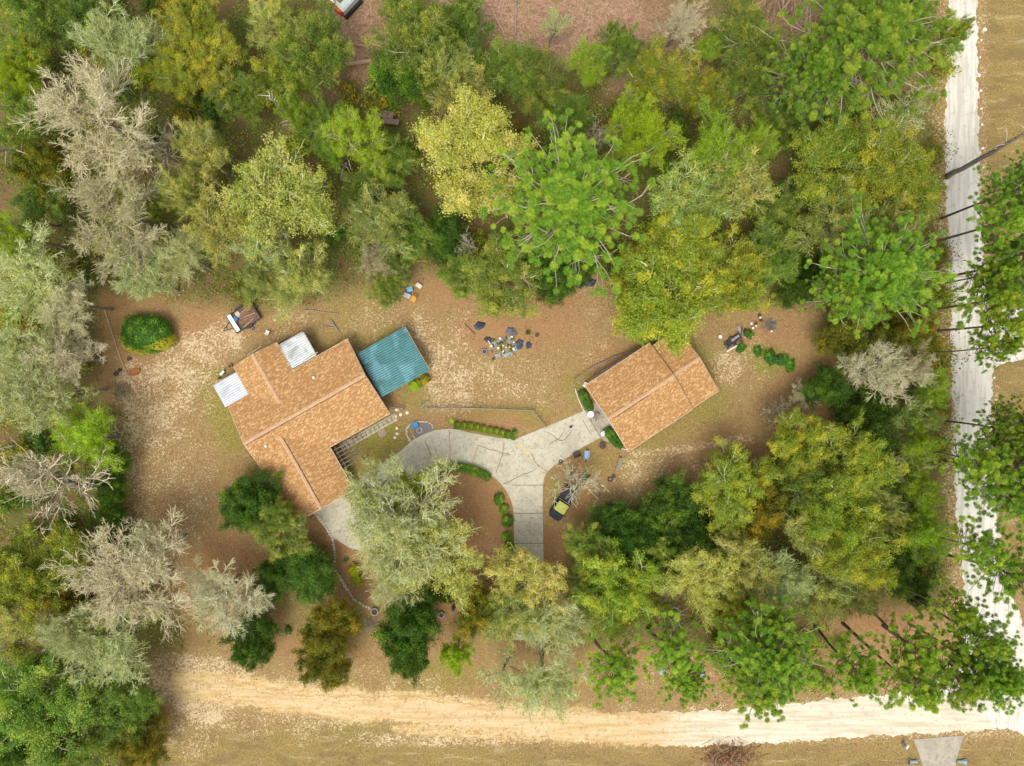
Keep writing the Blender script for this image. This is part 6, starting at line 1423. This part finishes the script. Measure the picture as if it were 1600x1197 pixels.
 ('p', 940, 1045, 50, 'bright young pine, leftmost of the pines above the sandy road', 14), ('p', 1040, 1035, 50, 'pine with dark round tufts, second from the left above the road', 14), ('p', 1070, 1065, 38, 'low pine overlapping the black bin', 13), ('P', 1210, 1030, 74, 'large bright pine on the lower boundary', 17), ('p', 1165, 1075, 52, 'pine at the left foot of the large bright pine', 15), ('p', 1200, 970, 36, 'small upper pine behind the large bright pine', 15),
 ('p', 1350, 1040, 46, 'thin pine with two leaning dark trunks, left one of the corner group', 18), ('p', 1415, 1045, 50, 'corner pine over the white road, second of the group', 19), ('p', 1440, 1000, 42, 'corner pine with thin tufts beside the road bend', 18), ('p', 1490, 1050, 50, 'corner pine over the junction of the white roads', 19), ('P', 1545, 1050, 52, 'rightmost low pine of the corner group over the junction', 20), ('p', 1530, 990, 44, 'corner pine halfway up the road bend', 20), ('p', 1480, 955, 38, 'sparse pine left of the road bend', 18), ('p', 1560, 905, 50, 'pine at the right edge above the road bend', 20), ('p', 1520, 870, 40, 'thin pine overhanging the white road at its lower end', 19),
 ('m', 1462, 835, 46, 'yellow-lime tree at the left side of the white road', 10), ('m', 1440, 760, 32, 'lime green sapling tree beside the lower white road', 9), ('V', 1425, 740, 32, 'thin grey tree right of the boundary', 7), ('D', 1405, 885, 40, 'dark green tree at the lower right yard corner', 6), ('D', 1440, 935, 24, 'small dark evergreen shrub tree at the lower right', 4),
 ('P', 1592, 740, 72, 'bright broad pine filling the right edge', 19), ('P', 1585, 668, 42, 'bright pine above the broad right edge pine', 19), ('p', 1515, 715, 40, 'pine with dark curling limbs across the white road', 19), ('p', 1545, 545, 30, 'thin pine across the road at the side road junction', 20),  ('p', 1565, 505, 42, 'pine with long trunk over the upper road junction', 21), ('p', 1545, 470, 45, 'pine with a long sloping trunk above the side road', 20), ('p', 1530, 425, 33, 'thin pine across the white road, right of the corner pine', 19), ('P', 1598, 405, 55, 'bushy bright pine at the right edge above the side road', 20), ('p', 1560, 345, 46, 'pine with dark arching limbs over the upper white road', 20), ('P', 1605, 290, 48, 'yellow-green pine at the upper right edge', 20), 
]
for t_ in TREES:
    tree(*t_[:5], h=t_[5] if len(t_) > 5 else None)
# the big leaning dead trunk across the white road
def leaning_trunk(label, x0_, y0_, x1_, y1_, z1_, r, kind='dead_tree', seed=1):
    a = P(x0_, y0_); b = P(x1_, y1_, z1_); rg = random.Random(seed); t = thing(kind, label, 'tree', (a.x, a.y, 0))
    d = b - a; pts = []; rads = []
    for i in range(12):
        q = i / 11; p = d * q + Vector((rg.gauss(0, .08), rg.gauss(0, .08), 0)) * (1 if 0 < i < 11 else 0); pts.append(p); rads.append(r * (1.25 - .85 * q) * rg.uniform(.9, 1.12))
    pts[0].z = -.2
    MB().tube(pts, rads, 10).build('trunk', bark_grey, t, smooth=True)
    br = MB()
    for i in range(14):
        q = rg.randrange(4, 12); p = pts[q]; v = Vector((rg.gauss(0, 1), rg.gauss(0, 1), rg.uniform(0, .8))).normalized() * rg.uniform(.5, 2.2)
        br.tube([p, p + v * .6 + Vector((0, 0, .1)), p + v], [.05, .035, .015], 5)
    br.build('branch', TW_GREY, t)
leaning_trunk('thick grey leafless trunk leaning across the upper white road', 1478, 277, 1640, 188, 15, .30)
leaning_trunk('grey-brown leaning trunk with bare twigs at the left edge of the upper woods', 105, 226, -30, 240, 13, .20, seed=2)
leaning_trunk('slender leaning dark trunk between the lime tree and the pale woods at left', 95, 352, 0, 357, 10, .14, seed=3)
leaning_trunk('pale leaning trunk rising beside the second roadside pine', 1043, 1010, 1062, 945, 5, .20, seed=4)
leaning_trunk('white crooked dead branch tree among the dark evergreens of the lower wood', 1043, 872, 1008, 852, 4, .13, seed=5)
leaning_trunk('crooked dead trunk between the dark evergreens and the yellow-lichen oak', 1066, 885, 1088, 850, 5, .13, seed=6)
leaning_trunk('bent grey trunk at the foot of the lime sweetgum by the wooden platform', 533, 284, 548, 226, 9, .26, seed=7)
leaning_trunk('bare white-limbed dead tree above the large yellow-tipped oak', 492, 228, 422, 150, 9, .16, seed=8)
# yew bush with a yellow lower side
yw = thing('yew_bush', 'large oval dark green bush with a yellow lower fringe, left of the house', 'bush', at(231, 520, 1.0))
o = link_obj('foliage', make_bush(101, (3.1, 2.35, 1.7), 9000, .10, 'dark', 2.6, .08), yw); o.color = (1, 1.25, 1, 1)
rng = np.random.default_rng(8); n_ = 3800
p_, nr_ = shell_pts(rng, n_ * 3, (3.2, 2.5, 1.5), .07, 2.6); kk = (np.hypot(p_[:, 0] / 3.2, p_[:, 1] / 2.5) > .70) & (np.sin(np.arctan2(p_[:, 1] / 2.5, p_[:, 0] / 3.2) - .25) < -.30); p_ = p_[kk][:n_]; nr_ = nr_[kk][:n_]
p_[:, 2] = np.maximum(p_[:, 2] + .95, .05); p_ = p_ * 1.02
v, f = leafq(rng, p_, norm(nr_) + rng.normal(size=p_.shape) * .5, rng.uniform(.06, .13, len(p_)))
LY = leafmat('leaf_bright_yellow', (0.60, 0.52, 0.03), (0.36, 0.37, 0.03), .25)
link_obj('yellow_fringe', np_mesh('yellow_fringe', [(v, f, 0, np.repeat(rng.uniform(0, 1, len(p_)), 4), np.repeat(rng.uniform(0, 1, len(p_)), 4))], [LY]), yw)

# understory shrubs in the woods, and the leafy ground cover between them
US = [make_bush(111, (1.5, 1.4, 1.1), 1500, .12, 'green', lump=.35, core=False, depth=.3), make_bush(112, (1.6, 1.3, 1.0), 1400, .12, 'dark', lump=.4, core=False, depth=.3), make_bush(113, (1.3, 1.5, 1.2), 1300, .12, 'olive', lump=.4, core=False, depth=.35), make_bush(114, (1.7, 1.5, .8), 1500, .11, 'cedar', lump=.4, core=False, depth=.35)]
fmask = forest * (1 - np.clip(clear * 1.2, 0, 1))
def fval(px, py):
    i = int(((598.5 - py) / 12 - GY0) / ST); j = int(((px - 800) / 12 - GX0) / ST)
    return fmask[i, j] if 0 <= i < ny_ and 0 <= j < nx_ else 0
rr = random.Random(77); cnt = 0; tries = 0
names = ['mid-green', 'dark green', 'olive', 'brown-green']; used = set()
while cnt < 235 and tries < 9000:
    tries += 1
    x, y = rr.uniform(5, 1470), rr.uniform(5, 1190)
    if fval(x, y) < .7: continue
    k = rr.randrange(4); o = link_obj('understory_shrub', US[k], None, at(x, y), rr.uniform(0, 6)); s = rr.uniform(.6, 1.35); o.scale = (s, s, s * rr.uniform(.8, 1.3)); q = rr.uniform(.8, 1.3); o.color = (q, q * rr.uniform(.9, 1.1), q, 1)
    lab = None
    for d_, tx, ty, tl_ in sorted((math.hypot(t[1] - x, t[2] - y), t[1], t[2], t[4]) for t in TREES if len(t[4].split()) <= 9)[:8]:
        w_ = ('right of' if x > tx else 'left of') if abs(x - tx) > abs(y - ty) else ('below' if y > ty else 'above')
        c_ = 'low %s shrub %s %s' % (names[k], w_, 'the ' + tl_)
        if c_ not in used: lab = c_; used.add(c_); break
    reg = 'upper left woods' if x < 620 and y < 430 else 'upper middle woods' if x < 1060 and y < 430 else 'upper right woods' if y < 620 and x >= 1060 else 'left woods' if x < 220 and y < 1000 else 'lower left woods' if x < 600 else 'lower right wood'
    tag(o, lab or 'low %s understory shrub in the %s' % (names[k], reg), 'shrub', 'low shrubs on the woods floor'); cnt += 1
rng = np.random.default_rng(99); n_ = 420000
cx_ = rng.uniform(GX0 + 8, GX1 - 8, n_); cy_ = rng.uniform(GY0 + 6, GY1 - 6, n_)
i_ = ((cy_ - GY0) / ST).astype(int); j_ = ((cx_ - GX0) / ST).astype(int)
dens = fmask[i_, j_] * np.clip((vnoise(2.2, 21)[i_, j_] * .6 + vnoise(.9, 22)[i_, j_] * .4 - .36) * 6, 0, 1)
kp = rng.uniform(0, 1, n_) < dens; cx_, cy_ = cx_[kp], cy_[kp]; n_ = len(cx_)
pos = np.stack([cx_, cy_, rng.uniform(.04, .55, n_) ** 1.3], 1)
v, f = leafq(rng, pos, rng.normal(size=(n_, 3)) * .8 + [0, 0, .8], rng.uniform(.08, .19, n_))
cl_ = vnoise(4.0, 31)[((cy_ - GY0) / ST).astype(int), ((cx_ - GX0) / ST).astype(int)]
tag(link_obj('ground_cover', np_mesh('ground_cover', [(v, f, 0, np.repeat(rng.uniform(0, 1, n_), 4), np.repeat(cl_, 4))], [LF['green']])), 'low leafy green ground cover across the woods floor', 'ground cover', kind='stuff')

# fallen leaves and dry grass: nobody could count them
def scatter(name, label, cat, n_, dens, sz, mat, zr=(.02, .06), up=3.0, seed=1, asp=.6):
    rng = np.random.default_rng(seed); x = rng.uniform(GX0 + 12, GX1 - 6, n_); y = rng.uniform(GY0 + 10, GY1 - 10, n_)
    i = ((y - GY0) / ST).astype(int); j = ((x - GX0) / ST).astype(int); k = rng.uniform(0, 1, n_) < dens[i, j]
    x, y, i, j = x[k], y[k], i[k], j[k]; n_ = len(x)
    pos = np.stack([x, y, rng.uniform(*zr, n_)], 1)
    v, f = leafq(rng, pos, rng.normal(size=(n_, 3)) * .6 + [0, 0, up], rng.uniform(*sz, n_), asp)
    v[:, 2] = np.maximum(v[:, 2], .012)
    return tag(link_obj(name, np_mesh(name, [(v, f, 0, np.repeat(rng.uniform(0, 1, n_), 4), np.repeat(rng.uniform(0, 1, n_), 4))], [mat])), label, cat, kind='stuff')
DRV = blur(inside(drive).astype(float), 1); RD = np.maximum(blur(inside([(1482, -200), (1478, 200), (1486, 700), (1500, 950), (1500, 1040), (1440, 1088), (1060, 1112), (1060, 1166), (1600, 1150), (1600, 980), (1550, 700), (1526, -200)]).astype(float), 1), blur(inside([(1427, 1155), (1505, 1149), (1490, 1200), (1440, 1200)]).astype(float), 1))
def hut(px0, py0, pts): return inside(pts)
bare = (1 - np.clip(DRV * 1.5, 0, 1)) * (1 - np.clip(RD * 1.4, 0, 1))
patch = np.clip((vnoise(1.7, 41) * .5 + vnoise(.7, 42) * .5 - .38) * 4, 0, 1)
PALE = leafmat('leaf_fallen_pale', (0.58, 0.43, 0.24), (0.38, 0.24, 0.11), .1, (0.52, 0.33, 0.15))
BRN = leafmat('leaf_fallen_brown', (0.34, 0.17, 0.085), (0.16, 0.085, 0.045), .1, (0.25, 0.15, 0.075))
DRY = leafmat('dry_grass_blade', (0.42, 0.34, 0.12), (0.24, 0.21, 0.06), .2, (0.30, 0.30, 0.08))
scatter('fallen_leaves', 'pale fallen leaves and sand flecks strewn over the yard', 'leaves', 260000, np.clip((.12 + sand * .9) * patch * (1 - field) * (1 - forest * .7), 0, .8) * bare, (.04, .10), PALE, seed=1)
scatter('leaf_litter', 'brown leaf litter and pine straw over yard and woods', 'leaves', 330000, np.clip((.18 + red * .4 + forest * .35 + clear * .3) * np.clip(patch + .2, 0, 1), 0, .8) * bare, (.06, .14), BRN, seed=2, asp=.35)
scatter('dry_grass', 'short dry yellowish grass on the lawn, verge and field', 'grass', 300000, np.clip((.16 * yard + .30 * verge + .45 * np.maximum(field, sfield) + green * .6) * np.clip(patch + .15, 0, 1), 0, .9) * bare * (1 - np.clip(yellow * 1.3, 0, 1)), (.05, .13), DRY, (.03, .09), 1.2, 3, .3)
for px, py, k, s, q in [(1120, 1010, 0, 1.6, 1), (1180, 1005, 3, 1.4, 1.2), (1250, 1000, 3, 1.6, .9), (1270, 1055, 0, 1.1, 1), (1310, 1010, 2, 1.0, .9), (1145, 1040, 1, 1.1, 1.4), (1420, 900, 1, 1.6, 1.2), (1455, 560, 3, 1.7, 1.1), (1462, 640, 3, 1.3, 1.1), (1460, 700, 2, 1.2, .8), (1465, 470, 2, 1.3, .8), (1460, 400, 3, 1.3, 1), (1455, 240, 3, 1.2, .9), (1465, 110, 2, 1.2, .9)]:
    o = link_obj('verge_shrub', US[k], None, at(px, py), px); o.scale = (s, s, s); o.color = (q, q, q, 1)
    near = min(TREES, key=lambda t: math.hypot(t[1] - px, t[2] - py)); w_ = ('right of' if px > near[1] else 'left of') if abs(px - near[1]) > abs(py - near[2]) else ('below' if py > near[2] else 'above')
    w_ = w_ if px != 1270 else 'beyond the foot of'
    tag(o, 'ragged verge shrub %s the %s' % (w_, ' '.join(near[4].split()[:9])), 'shrub', 'ragged shrubs on the verge')
